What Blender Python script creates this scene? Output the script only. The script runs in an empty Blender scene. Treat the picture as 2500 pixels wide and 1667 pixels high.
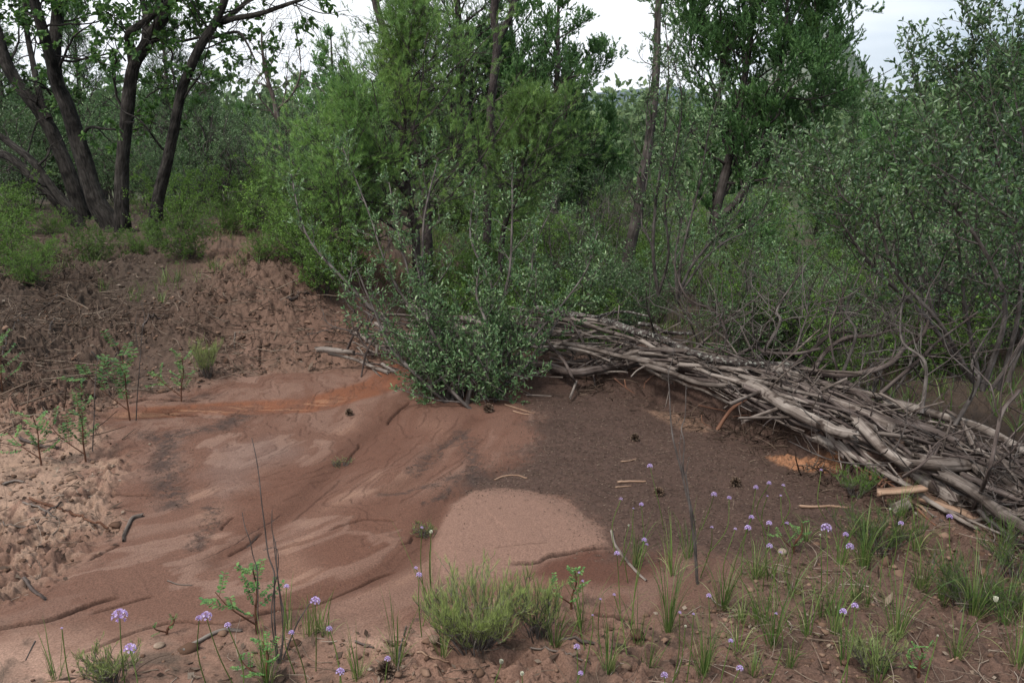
import bpy, math, random
import numpy as np
rad = math.radians
sc = bpy.context.scene
# ------------------------------------------------------------------ camera, sky, sun, exposure
CAM_Z = 1.6; PITCH = rad(13.4); FPX = 2165.0
cam = bpy.data.cameras.new('camera'); camo = bpy.data.objects.new('camera', cam)
sc.collection.objects.link(camo); sc.camera = camo
cam.sensor_width = 36; cam.lens = 36*FPX/2500; cam.clip_start = 0.05; cam.clip_end = 20000
camo.location = (0, 0, CAM_Z); camo.rotation_euler = (rad(90)-PITCH, 0, 0)
SUN_EL, SUN_AZ = rad(58), rad(-140)
world = bpy.data.worlds.new('World'); sc.world = world; world.use_nodes = True
def build_world():
    nt = world.node_tree; N = nt.nodes; L = nt.links; N.clear()
    out = N.new('ShaderNodeOutputWorld'); bg = N.new('ShaderNodeBackground'); bg.inputs[1].default_value = 0.092
    sky = N.new('ShaderNodeTexSky'); sky.sky_type = 'NISHITA'; sky.sun_disc = False
    sky.sun_elevation = SUN_EL; sky.sun_rotation = SUN_AZ; sky.air_density = 1.0; sky.dust_density = 2.0
    tc = N.new('ShaderNodeTexCoord'); mp = N.new('ShaderNodeMapping'); mp.inputs['Scale'].default_value = (1, 1, 5)
    nz = N.new('ShaderNodeTexNoise'); nz.inputs['Scale'].default_value = 1.6; nz.inputs['Detail'].default_value = 5
    rp = N.new('ShaderNodeValToRGB'); rp.color_ramp.elements[0].position = 0.14; rp.color_ramp.elements[1].position = 0.42
    rp.color_ramp.elements[0].color = (0.12, 0.12, 0.12, 1)
    mx = N.new('ShaderNodeMix'); mx.data_type = 'RGBA'; mx.inputs[7].default_value = (11.6, 11.9, 12.3, 1)
    L.new(tc.outputs['Generated'], mp.inputs[0]); L.new(mp.outputs[0], nz.inputs['Vector'])
    sp = N.new('ShaderNodeSeparateXYZ'); L.new(tc.outputs['Generated'], sp.inputs[0]); ma = N.new('ShaderNodeMath'); ma.operation = 'MULTIPLY_ADD'; ma.inputs[1].default_value = -0.95; L.new(sp.outputs[0], ma.inputs[0]); L.new(nz.outputs[0], ma.inputs[2])
    L.new(ma.outputs[0], rp.inputs[0]); L.new(rp.outputs[0], mx.inputs[0]); m2 = N.new('ShaderNodeMix'); m2.data_type = 'RGBA'; m2.inputs[0].default_value = 0.72; m2.inputs[7].default_value = (3.4, 4.9, 6.3, 1); L.new(sky.outputs[0], m2.inputs[6]); L.new(m2.outputs[2], mx.inputs[6])
    L.new(mx.outputs[2], bg.inputs[0]); L.new(bg.outputs[0], out.inputs[0])
build_world()
sun = bpy.data.lights.new('sun', 'SUN'); suno = bpy.data.objects.new('sun', sun); sc.collection.objects.link(suno)
sun.energy = 2.6; sun.angle = rad(10); sun.color = (1, 0.97, 0.92)
sx, sy = math.sin(SUN_AZ)*math.cos(SUN_EL), math.cos(SUN_AZ)*math.cos(SUN_EL)
suno.rotation_euler = (rad(90)-SUN_EL, 0, math.atan2(sx, -sy) if False else math.pi-SUN_AZ)
sc.view_settings.view_transform = 'Standard'; sc.view_settings.look = 'None'
sc.view_settings.exposure = 0.38; sc.view_settings.gamma = 1
# ------------------------------------------------------------------ helpers: view rays used to survey real positions
REG = {'a': (0, 0, 2.412), 'b': (750, 0, 2.412), 'c': (1400, 0, 2.412), 'd': (1900, 0, 2.4117), 'e': (0, 550, 2.613),
       'f': (750, 600, 2.851), 'g': (1400, 600, 2.852), 'h': (1900, 600, 2.24), 'i': (0, 1050, 2.541),
       'j': (600, 1050, 2.5415), 'k': (1150, 1050, 2.541), 'l': (1750, 1050, 2.541), 'o': (0, 0, 1.0), 'z': (0, 0, 0.9408)}
def UV(reg, X, Y):
    a, b, s = REG[reg]; return a+X/s, b+Y/s
CP, SP = math.cos(PITCH), math.sin(PITCH)
def ray(u, v):
    x = (u-1250)/FPX; y = (833.5-v)/FPX
    return np.array([x, CP+y*SP, -SP+y*CP])
def atY(u, v, Y):
    d = ray(u, v); return np.array([0, 0, CAM_Z])+d*(Y/d[1])
def atZ(u, v, z):
    d = ray(u, v); return np.array([0, 0, CAM_Z])+d*((z-CAM_Z)/d[2])
def project(P):
    q = np.asarray(P, float)-np.array([0, 0, CAM_Z]); f = q[..., 1]*CP-q[..., 2]*SP; up = q[..., 1]*SP+q[..., 2]*CP
    return 1250+FPX*q[..., 0]/f, 833.5-FPX*up/f
def sstep(a, b, x):
    t = np.clip((x-a)/(b-a), 0, 1); return t*t*(3-2*t)
_TB = np.random.default_rng(77).random((256, 256)).astype(np.float32)
def vnoise(x, y, s=0):
    x = np.asarray(x, np.float64); y = np.asarray(y, np.float64); x0 = np.floor(x); y0 = np.floor(y)
    fx = (x-x0).astype(np.float32); fy = (y-y0).astype(np.float32); ix = (x0.astype(np.int32)+s*37) & 255; iy = (y0.astype(np.int32)+s*91) & 255
    fx = fx*fx*(3-2*fx); fy = fy*fy*(3-2*fy); i1 = (ix+1) & 255; j1 = (iy+1) & 255
    a = _TB[ix, iy]; c = _TB[ix, j1]
    return (a+(_TB[i1, iy]-a)*fx)*(1-fy)+(c+(_TB[i1, j1]-c)*fx)*fy
def fbm(x, y, s=0, o=4, g=0.5):
    t = 0; a = 1; n = 0
    for i in range(o):
        t = t+a*vnoise(x, y, s+i*17); n += a; a *= g; x, y = x*1.93+0.3*y+5.1, y*1.93-0.3*x*0.5+3.7
    return t/n-0.5
def spline(P, n):
    P = np.asarray(P, float); m = len(P)
    if m == 2:
        t = np.linspace(0, 1, n)[:, None]; return P[0]+(P[1]-P[0])*t
    Q = np.vstack([2*P[0]-P[1], P, 2*P[-1]-P[-2]]); t = np.linspace(0, m-1-1e-6, n); i = t.astype(int); f = (t-i)[:, None]
    p0, p1, p2, p3 = Q[i], Q[i+1], Q[i+2], Q[i+3]
    return 0.5*(2*p1+(p2-p0)*f+(2*p0-5*p1+4*p2-p3)*f**2+(3*p1-p0-3*p2+p3)*f**3)
def dpoly(x, y, P):
    """distance to a polyline, side (+ left of direction) and arc fraction"""
    P = np.asarray(P, float); best = np.full(np.shape(x), 1e9); side = np.zeros(np.shape(x)); fr = np.zeros(np.shape(x))
    n = len(P)-1
    for k in range(n):
        ax, ay = P[k][:2]; bx, by = P[k+1][:2]; dx, dy = bx-ax, by-ay; L2 = dx*dx+dy*dy+1e-12
        t = np.clip(((x-ax)*dx+(y-ay)*dy)/L2, 0, 1); qx = x-ax-t*dx; qy = y-ay-t*dy; d = np.hypot(qx, qy)
        m = d < best; best = np.where(m, d, best); side = np.where(m, np.sign(dx*qy-dy*qx), side); fr = np.where(m, (k+t)/n, fr)
    return best, side, fr
def inpoly(x, y, P):
    c = np.zeros(np.shape(x), bool); n = len(P)
    for k in range(n):
        ax, ay = P[k][:2]; bx, by = P[k-1][:2]
        if ay == by: continue
        c ^= ((ay > y) != (by > y)) & (x < (bx-ax)*(y-ay)/(by-ay)+ax)
    return c
def sdpoly(x, y, P):
    """signed distance, positive inside"""
    d, _, _ = dpoly(x, y, list(P)+[P[0]]); return np.where(inpoly(x, y, P), d, -d)
def gp(pts, reg='z', z=0.0): return [atZ(*UV(reg, a, b), z)[:2] for a, b in pts]
# ------------------------------------------------------------------ the lie of the land
TOE = [(-4.2, 2.2), (-2.9, 3.6), (-2.6, 4.5), (-2.5, 5.15), (-2.15, 5.75), (-1.6, 5.95), (-1.15, 5.95), (-0.85, 6.2)]
FRONT = [(-2.2, 7.0), (-1.2, 6.2), (-0.84, 5.55), (-0.38, 5.35), (0.08, 5.45), (0.53, 5.5), (0.83, 5.35), (1.1, 5.05), (1.36, 4.65), (1.55, 4.2), (1.67, 3.85), (1.80, 3.5), (1.95, 3.2), (2.3, 2.5), (4, 0), (6, -4)]
def behind(x, y):
    """signed distance behind the front of the brush dam"""
    d, s, _ = dpoly(x, y, FRONT); return d*np.where(s == 0, 1, s)
def H0(x, y):
    d, s, _ = dpoly(x, y, TOE+[(-0.5, 7.4), (1.8, 14), (4, 60)])
    inb = np.where(s > 0, d, 0)
    wob = 0.12*fbm(x*1.3, y*1.3, 3, 3)
    steep = sstep(-3.0, -2.0, x)
    bank = (0.52*sstep(0, 1.35, inb+wob)*steep+(1-steep)*0.45*sstep(0, 2.6, inb+wob))
    bank = bank+0.02*np.clip(inb-1.3, 0, 6)
    q = behind(x, y); w = sstep(-1.5, -0.5, x)
    drop = -0.38*sstep(0.45, 2.0, q)*w
    berm = (0.08*sstep(2.3, 1.5, x)+0.12*sstep(0.6, 1.1, x)*sstep(2.0, 1.5, x))*sstep(-0.10, 0.10, q+0.05*fbm(x*6, y*6, 12, 3))*(1-sstep(0.35, 1.1, q))*w
    far = -0.035*np.clip(y-11, 0, 30)-0.01*np.clip(y-41, 0, 250)
    z = bank*(1-sstep(14, 30, y))+drop+berm+far
    s_ = x/np.maximum(y, 1)
    z = z+0.04*fbm(x*0.7, y*0.7, 8, 3)*sstep(1, 3, y)
    z = z+26*sstep(0.34, 0.75, s_+0.05*fbm(y*0.01, x*0.01, 4, 2))*sstep(40, 190, y)
    z = z+ sstep(500, 1500, y)*(170*np.exp(-((s_-0.325)/0.075)**2)+38*fbm(x*0.004, y*0.004, 5, 4))
    z = z+ sstep(1700, 2800, y)*(118*sstep(-0.10, 0.08, s_)*sstep(.27, .17, s_)+60*fbm(x*0.0015, y*0.0015, 6, 4))
    z = z+0.10*np.clip(1.9-y, 0, 3)*0.5
    return z
CRACK = {  # stepped edges and cracks of the drying silt: pixels of the zoomed survey, step height, notch depth
 'c1': ('i', [(0, 1245), (130, 1215), (300, 1180), (430, 1130), (520, 1090), (640, 1050), (780, 1010)], 0.026, 0.02),
 'c2': ('i', [(540, 1130), (700, 1080), (860, 1030), (960, 1000)], 0.008, 0.012),
 'c3': ('i', [(420, 1405), (600, 1345), (760, 1270), (900, 1215), (1080, 1170), (1200, 1165), (1400, 1185), (1600, 1130), (1779, 1090)], 0.010, 0.016),
 'c4': ('j', [(0, 1140), (150, 1105), (400, 1080), (540, 1030), (700, 950), (830, 890), (960, 850)], 0.010, 0.014),
 'c5': ('i', [(1080, 850), (1250, 770), (1420, 690), (1560, 600), (1640, 550), (1779, 470)], -0.026, 0.006),
 'c6': ('i', [(1400, 745), (1500, 690), (1620, 590)], 0.012, 0.012),
 'c7': ('i', [(525, 805), (640, 745), (750, 695)], 0.014, 0.012),
 'c8': ('i', [(520, 440), (620, 405), (740, 395), (840, 392), (960, 396)], 0.012, 0.012),
 'c9': ('j', [(500, 610), (620, 570), (720, 545), (830, 545), (950, 555)], 0.006, 0.014),
 'c10': ('j', [(590, 190), (640, 140), (690, 80), (697, 45)], 0.004, 0.016),
 'c11': ('j', [(960, 710), (1010, 685), (1040, 640)], 0.008, 0.014),
 'c12': ('k', [(200, 840), (400, 825), (480, 790), (600, 765), (740, 740), (880, 735)], 0.022, 0.008),
 'c13': ('k', [(130, 760), (300, 745), (480, 735)], 0.008, 0.0),
 'c14': ('k', [(760, 1135), (850, 1160), (980, 1172), (1000, 1200)], 0.020, 0.012),
 'c15': ('e', [(1030, 1165), (1120, 1185), (1200, 1200), (1300, 1215)], 0.020, 0.01),
 'c16': ('e', [(600, 1110), (720, 1108), (850, 1110), (950, 1090), (1150, 1095), (1340, 1090)], 0.03, 0.01),
 'c17': ('f', [(540, 1220), (620, 1140), (720, 1080)], 0.012, 0.014),
 'c18': ('e', [(1600, 910), (1650, 890), (1680, 830)], 0.03, 0.02),
 'c19': ('j', [(270, 560), (360, 480), (460, 400), (560, 320), (590, 280)], 0.016, 0.0),
 'c20': ('k', [(170, 1100), (250, 1080), (310, 1030), (320, 960)], 0.012, 0.014),
 'c21': ('i', [(1380, 600), (1390, 560), (1450, 510)], 0.004, 0.01),
 'c22': ('k', [(1180, 1310), (1300, 1330), (1420, 1300)], 0.012, 0.01),
}
CR = {k: (spline(gp(p, r), 24), st*.42, nt*1.1) for k, (r, p, st, nt) in CRACK.items()}
A = lambda pts, reg='z': gp(pts, reg)
# zones of the basin floor
MULCH = A([(1180, 885), (1230, 955), (1235, 1010), (1190, 1070), (1090, 1095), (1100, 1125), (1200, 1125), (1290, 1145), (1370, 1195), (1405, 1235), (1420, 1275), (1560, 1250), (1700, 1280), (1900, 1270), (2010, 1200), (2080, 1130), (1960, 1040), (1800, 950), (1640, 880), (1480, 840), (1250, 850)])
LOBE = A([(1000, 1335), (990, 1230), (1040, 1150), (1090, 1118), (1200, 1122), (1300, 1150), (1370, 1200), (1405, 1250), (1340, 1262), (1250, 1290), (1150, 1320)])
RED1 = A([(500, 1140), (620, 1085), (740, 1035), (800, 985), (880, 950), (960, 985), (985, 1030), (940, 1065), (860, 1090), (790, 1110), (720, 1170), (640, 1210), (560, 1235), (520, 1200)])
RED2 = A([(720, 1320), (680, 1260), (720, 1190), (800, 1130), (880, 1120), (990, 1140), (1040, 1190), (1010, 1250), (940, 1310), (840, 1350), (760, 1360)])
STREAM = A([(900, 875), (820, 900), (700, 925), (560, 928), (430, 935), (300, 945), (200, 950)])
RILL = [A([(930, 930), (830, 1010), (770, 1070), (690, 1150), (600, 1215), (500, 1275)]),
        A([(1100, 960), (1020, 1020), (960, 1090), (900, 1120)]), A([(1200, 1060), (1090, 1110), (1020, 1150), (985, 1210), (960, 1270), (850, 1330), (700, 1370)])]
DEBRIS = [(A([(590, 1000), (520, 1030), (420, 1040), (350, 1045)], 'z'), 0.05)]
DEBRIS = [(A([(1540, 1200), (1420, 1280), (1250, 1310), (1000, 1350), (900, 1340)], 'e'), 0.09), (A([(1050, 60), (1010, 200), (1040, 350), (1060, 460)], 'i'), 0.10),
          (A([(1300, 480), (1280, 580), (1210, 700)], 'i'), 0.055), (A([(960, 1290), (1060, 1180), (1200, 1010), (1260, 960)], 'j'), 0.03),
          (A([(1000, 240), (1100, 160), (1250, 60), (1340, 0)], 'j'), 0.03), (A([(1060, 250), (1250, 90), (1330, 80)], 'j'), 0.02),
          (A([(850, 375), (1000, 375), (1100, 330), (1250, 290), (1360, 260)], 'j'), 0.035), (A([(1350, 0), (1380, 150), (1430, 300)], 'j'), 0.06),
          (A([(1120, 440), (1200, 400), (1380, 260)], 'j'), 0.03)]
WET = A([(1210, 1320), (1260, 1285), (1340, 1262), (1420, 1262), (1560, 1262), (1540, 1300), (1440, 1350), (1300, 1345)])
CUT0 = [(0.6, 5.3), (0.95, 5.0), (1.2, 4.7), (1.4, 4.35)]
def smoothmask(x, y):
    """1 on the smooth silt of the basin, 0 on rough soil"""
    S = A([(-400, 1560), (0, 1400), (130, 1330), (220, 1265), (290, 1215), (260, 1130), (300, 1060), (230, 960), (330, 905), (480, 880), (640, 850), (780, 850), (900, 870), (1240, 880), (1500, 870), (1700, 960), (1950, 1070), (2030, 1140), (1900, 1260), (1700, 1340), (1600, 1400), (1420, 1430), (1300, 1470), (1000, 1480), (760, 1440), (600, 1450), (400, 1490), (200, 1530), (-100, 1640)])
    return sstep(-0.12, 0.08, sdpoly(x, y, S)+0.22*fbm(x*3.5, y*3.5, 21, 5, .6))
def fan(x, y):
    """along and across the curved path the flood water took"""
    return np.arctan2(x+2.7, 5.0-y)*2.4, np.hypot(x+2.7, y-5.0)
def terr(x, y):
    a, r = fan(x, y); fl = fbm(a*1.1+0.35*fbm(x*3, y*3, 5, 3), r*3.2+0.35*fbm(x*2, y*2, 15, 3), 201, 5, .55)*12; return fl, fl-np.floor(fl)
def detail(x, y, full=False):
    sm = smoothmask(x, y); near = 1-sstep(9, 16, y)
    cl = fbm(x*9, y*9, 31, 5, 0.6); mod = .35+1.3*sstep(-.15, .2, fbm(x*1.7, y*1.7, 46, 3)); rough = mod*(np.abs(cl)*-0.13+0.02+0.05*fbm(x*26, y*26, 41, 3, 0.6))+0.09*fbm(x*2.4, y*2.4, 45, 3)
    fg = sstep(2.9, 2.2, y); z = (1-sm)*rough*near*(1-0.3*fg)*(1+.5*sstep(3.5, 5, y)*sstep(-.5, -1.2, x))
    und = 0.045*fbm(x*1.1, y*1.1, 51, 3)+0.010*fbm(x*3.0-y*2, y*3+x, 55, 2)
    z = z+sm*(und+0.0035*fbm(x*22, y*22, 57, 4, 0.7)+0.0015*fbm(x*90, y*90, 58, 2))
    mul = sstep(-0.03, 0.05, sdpoly(x, y, MULCH)+0.08*fbm(x*5, y*5, 61, 4)); z = z+mul*(0.014*fbm(x*30, y*30, 62, 4, 0.8)+0.02*fbm(x*4, y*4, 64, 3))
    lobm = sstep(0, .04, sdpoly(x, y, LOBE)); fl, fr = terr(x, y); z = z+sm*(1-mul)*(1-lobm)*0.0045*(np.floor(fl)+sstep(0.86, 1.0, fr)-fl*.55)*sstep(-.1, .15, fbm(x*1.5, y*1.5, 203, 2)+.08)
    lob = sdpoly(x, y, LOBE); z = z+0.014*sstep(0, 0.12, lob)
    for P in RILL:
        d, _, _ = dpoly(x, y, P); z = z-0.020*np.exp(-(d/0.055)**2)*sm
    d, _, _ = dpoly(x, y, STREAM); z = z-0.02*np.exp(-(d/0.12)**2)
    z = np.array(z, dtype=float)
    for k, (P, st, nt) in CR.items():
        b = (x > P[:, 0].min()-.6) & (x < P[:, 0].max()+.6) & (y > P[:, 1].min()-.6) & (y < P[:, 1].max()+.6)
        if not b.any(): continue
        xb, yb = x[b], y[b]; wx = 0.020*fbm(xb*14, yb*14, 71, 4)+0.010*fbm(xb*70, yb*70, 72, 2); d, s, f = dpoly(xb+wx, yb+wx, P)
        e = sstep(0, 0.12, f)*sstep(1, 0.88, f) if k != 'c1' else sstep(1, 0.85, f)
        # the far side of the edge stands a little higher and fades away from it
        sg = d*s
        z[b] += e*st*sstep(-0.003, 0.006, sg)*np.exp(-np.clip(sg, 0, 9)/0.28)*(0.8+0.8*fbm(f*12, f*3, 73, 3))-e*nt*np.exp(-((sg+0.002)/0.0045)**2)
    q = behind(x, y); z = z+sstep(.35, .9, x)*sstep(2.1, 1.7, x)*np.exp(-((q+.08)/.16)**2)*(.10*fbm(x*9, y*9, 211, 4)+.05*fbm(x*30, y*30, 213, 3))
    return z
def H(x, y):
    x = np.atleast_1d(np.asarray(x, float)); y = np.atleast_1d(np.asarray(y, float)); z = np.array(H0(x, y), float); m = (y < 16) & (y > -3) & (np.abs(x) < 12)
    if m.any(): z[m] += detail(x[m], y[m])
    return z
def G(u, v, full=True):
    """where a line of sight meets the ground"""
    d = ray(u, v); t = np.geomspace(1.6, 80, 900)/d[1]; x = d[0]*t; y = d[1]*t; z = CAM_Z+d[2]*t
    h = H0(x, y); m = np.nonzero(z < h)[0]
    i = m[0] if len(m) else len(t)-1
    return np.array([x[i], y[i], float(H(x[i:i+1], y[i:i+1])[0])])
# ------------------------------------------------------------------ mesh building
class MB:
    def __init__(s): s.v = []; s.f = {3: [], 4: []}; s.n = 0; s.var = []; s.tc = []; s.mi = {3: [], 4: []}
    def add(s, v, f, var=None, tc=None, mi=0):
        v = np.asarray(v, np.float32).reshape(-1, 3); f = np.asarray(f, np.int64); k = f.shape[1]
        s.v.append(v); s.f[k].append(f+s.n); s.mi[k].append(np.full(len(f), mi)); m = len(v)
        s.var.append(np.full(m, 0.5, np.float32) if var is None else np.broadcast_to(np.asarray(var, np.float32).ravel(), (m,)) if np.size(var) == 1 else np.asarray(var, np.float32).ravel())
        s.tc.append(v if tc is None else np.asarray(tc, np.float32).reshape(-1, 3)); s.n += m
    def more(s, f, mi=0):   # faces on the vertices just added
        f = np.asarray(f, np.int64); s.f[f.shape[1]].append(f+s.n-len(s.v[-1])); s.mi[f.shape[1]].append(np.full(len(f), mi))
    def build(s, name, mats, parent=None, origin=None, smooth=False):
        v = np.concatenate(s.v); 
        if origin is not None: v = v-np.asarray(origin, np.float32)
        me = bpy.data.meshes.new(name); me.vertices.add(len(v)); me.vertices.foreach_set('co', v.ravel())
        li = []; ls = []; mi = []; off = 0
        for k in (3, 4):
            if s.f[k]:
                f = np.concatenate(s.f[k]); li.append(f.ravel()); ls.append(off+np.arange(len(f))*k); off += f.size; mi.append(np.concatenate(s.mi[k]))
        li = np.concatenate(li); ls = np.concatenate(ls); mi = np.concatenate(mi)
        me.loops.add(len(li)); me.loops.foreach_set('vertex_index', li.astype(np.int32))
        me.polygons.add(len(ls)); me.polygons.foreach_set('loop_start', ls.astype(np.int32))
        me.polygons.foreach_set('material_index', mi.astype(np.int32))
        if smooth: me.polygons.foreach_set('use_smooth', np.ones(len(ls), bool))
        me.update(calc_edges=True)
        a = me.attributes.new('var', 'FLOAT', 'POINT'); a.data.foreach_set('value', np.concatenate(s.var).astype(np.float32))
        a = me.attributes.new('tc', 'FLOAT_VECTOR', 'POINT'); a.data.foreach_set('vector', np.concatenate(s.tc).astype(np.float32).ravel())
        for m in (mats if isinstance(mats, (list, tuple)) else [mats]): me.materials.append(m)
        o = bpy.data.objects.new(name, me); sc.collection.objects.link(o)
        if parent is not None: o.parent = parent
        elif origin is not None: o.location = tuple(float(q) for q in origin)
        return o
def nrm(a): return a/np.maximum(np.linalg.norm(a, axis=-1, keepdims=True), 1e-9)
def frames(P):
    T = nrm(np.gradient(P, axis=-2)); ref = np.where(np.abs(T[..., :1, 2:3]) > 0.8, np.array([1., 0, 0]), np.array([0, 0, 1.]))
    ref = np.broadcast_to(ref, T.shape); U = nrm(np.cross(T, ref)); return T, U, np.cross(T, U)
def tubes(mb, P, R, sides=4, var=None, bump=0.0, rng=None, caps=True, jag=0.0, mi=0, flat=1.0):
    P = np.asarray(P, float); R = np.asarray(R, float)
    if P.ndim == 2: P = P[None]; R = np.broadcast_to(R, P.shape[1])[None]
    M, K, _ = P.shape; T, U, V = frames(P); a = np.arange(sides)/sides*2*np.pi
    L = np.concatenate([np.zeros((M, 1)), np.cumsum(np.linalg.norm(np.diff(P, axis=1), axis=2), 1)], 1)
    rr = np.repeat(R[:, :, None], sides, 2)
    if bump:
        for m in range(M):
            off = rng.uniform(0, 99); r0 = R[m].mean(); ca, sa = np.cos(a)*1.6, np.sin(a)*1.6; q = L[m][:, None]/max(r0, .004)*0.35
            nz = fbm(ca[None]*1.0+off+q*0.25, sa[None]+q, 5, 4, 0.6)+0.6*fbm(ca[None]*4+off, sa[None]*4+q*0.35+off, 9, 3, 0.6)
            rr[m] *= 1+bump*2*nz
    ring = P[:, :, None, :]+rr[..., None]*(np.cos(a)[None, None, :, None]*U[:, :, None, :]+flat*np.sin(a)[None, None, :, None]*V[:, :, None, :])
    if jag:
        j = rng.uniform(-jag, jag, (M, sides, 1))*R[:, 0, None, None]*2; ring[:, 0] += j*T[:, 0, None, :]
        j = rng.uniform(-jag, jag, (M, sides, 1))*R[:, -1, None, None]*2; ring[:, -1] += j*T[:, -1, None, :]
    seed = (np.arange(M)*7.31 % 50)[:, None, None]
    tc = np.stack([np.cos(a)[None, None]*R[:, :, None]+seed, np.sin(a)[None, None]*R[:, :, None]+0*seed, np.repeat(L[:, :, None], sides, 2)], -1)
    base = (np.arange(M)*K*sides)[:, None, None]; k = np.arange(K-1)[None, :, None]*sides; s_ = np.arange(sides)[None, None]; s2 = (s_+1) % sides
    q = np.stack([base+k+s_, base+k+s2, base+k+sides+s2, base+k+sides+s_], -1).reshape(-1, 4)
    vv = None if var is None else np.repeat(np.broadcast_to(np.asarray(var, float), (M,)), K*sides)
    mb.add(ring.reshape(-1, 3), q, vv, tc.reshape(-1, 3), mi)
    if caps and sides > 4:
        for e, idx in ((0, 0), (K-1, 1)):
            c = ring[:, e].mean(1); vs = np.concatenate([ring[:, e], c[:, None]], 1).reshape(-1, 3)
            b = (np.arange(M)*(sides+1))[:, None]; s_ = np.arange(sides)[None]; s2 = (s_+1) % sides
            f = np.stack([b+s_, b+s2, b+sides+0*s_] if idx else [b+s2, b+s_, b+sides+0*s_], -1).reshape(-1, 3)
            mb.add(vs, f, None if var is None else np.repeat(np.broadcast_to(np.asarray(var, float), (M,)), sides+1), None, mi)
def leaves(mb, pos, d, L, W, rng, shape='oval', fold=0.25, var=None, mi=0, up=0.5):
    """flat leaf faces at pos pointing along d; L, W arrays"""
    N = len(pos); d = nrm(d); L = np.broadcast_to(L, (N,))[:, None]; W = np.broadcast_to(W, (N,))[:, None]
    r = nrm(rng.normal(size=(N, 3))+np.array([0, 0, 1.])*up*3); s = nrm(np.cross(d, r)); n = np.cross(s, d)
    var = rng.random(N) if var is None else np.broadcast_to(np.asarray(var, float), (N,))
    if shape == 'needle':
        v = np.stack([pos-s*W/2, pos+s*W/2, pos+d*L], 1); f = np.arange(N)[:, None]*3+np.array([[0, 1, 2]])
        mb.add(v.reshape(-1, 3), f, np.repeat(var, 3), None, mi); return
    if shape == 'diamond':
        v = np.stack([pos, pos+d*L*0.5+s*W/2, pos+d*L, pos+d*L*0.5-s*W/2], 1); f = np.arange(N)[:, None]*4+np.array([[0, 1, 2, 3]])
        mb.add(v.reshape(-1, 3), f, np.repeat(var, 4), None, mi); return
    # oval: two folded halves of three quads/tris
    h = n*W*fold
    v = np.stack([pos, pos+d*L*0.3+s*W*0.42+h, pos+d*L*0.7+s*W*0.42+h, pos+d*L-n*L*0.08, pos+d*L*0.7-s*W*0.42+h, pos+d*L*0.3-s*W*0.42+h], 1)
    b = np.arange(N)[:, None]*6
    f = np.concatenate([b+np.array([[0, 1, 2, 3]]), b+np.array([[0, 3, 4, 5]])])
    mb.add(v.reshape(-1, 3), f, np.repeat(var, 6), None, mi)
def grow(P, R, n, rng, t=(0.2, 0.95), ang=50, angj=12, L=0.5, lj=0.3, fall=0.5, up=0.1, wander=0.15, K=5, rr=0.5, rmin=0.0012, tip=0.3, bulge=False, flatten=0.0):
    """children of every parent polyline (P: M,K,3 / R: M,K), all at once"""
    M, K0, _ = P.shape; idx = np.repeat(np.arange(M), n); N = M*n
    tt = t[0]+(t[1]-t[0])*((np.tile(np.arange(n), M)+rng.random(N))/n); q = tt*(K0-1); i = np.minimum(q.astype(int), K0-2); f = (q-i)[:, None]
    pos = P[idx, i]*(1-f)+P[idx, i+1]*f; tan = nrm(P[idx, i+1]-P[idx, i]); r0 = R[idx, i]*(1-f[:, 0])+R[idx, i+1]*f[:, 0]
    az = np.tile(np.arange(n), M)*2.4+rng.uniform(0, 6.28, M)[idx]+rng.normal(0, .5, N)
    ref = np.where(np.abs(tan[:, 2:3]) > 0.9, np.array([1., 0, 0]), np.array([0, 0, 1.])); u = nrm(np.cross(tan, ref)); w = np.cross(tan, u)
    perp = u*np.cos(az)[:, None]+w*np.sin(az)[:, None]
    if flatten: perp[:, 2] *= (1-flatten); perp = nrm(perp)
    a = np.radians(ang+rng.normal(0, angj, N))[:, None]; d = nrm(tan*np.cos(a)+perp*np.sin(a))
    Lp = np.linalg.norm(P[:, -1]-P[:, 0], axis=1)[idx]
    g = (np.sin(np.pi*np.clip(tt, 0, 1)**0.8)*0.8+0.25) if bulge else (1-fall*(tt-t[0])/(t[1]-t[0]))
    ln = (L if L > 0 else -L*Lp)*g*np.clip(1+lj*rng.normal(size=N), 0.35, 1.9); st = ln/(K-1)
    pts = [pos]; dd = d
    for k in range(K-1):
        dd = nrm(dd+wander*rng.normal(size=(N, 3))+np.array([0, 0, up/(K-1)*2])); pts.append(pts[-1]+dd*st[:, None])
    C = np.stack(pts, 1); rc = np.maximum(r0*rr, rmin)[:, None]*np.linspace(1, tip, K)[None]
    return C, rc
def scatter(P, n, rng, t=(0.3, 1.0)):
    M, K, _ = P.shape; idx = np.repeat(np.arange(M), n); q = (t[0]+(t[1]-t[0])*rng.random(M*n))*(K-1.001); i = q.astype(int); f = (q-i)[:, None]
    return P[idx, i]*(1-f)+P[idx, i+1]*f, nrm(P[idx, i+1]-P[idx, i]), idx
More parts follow.
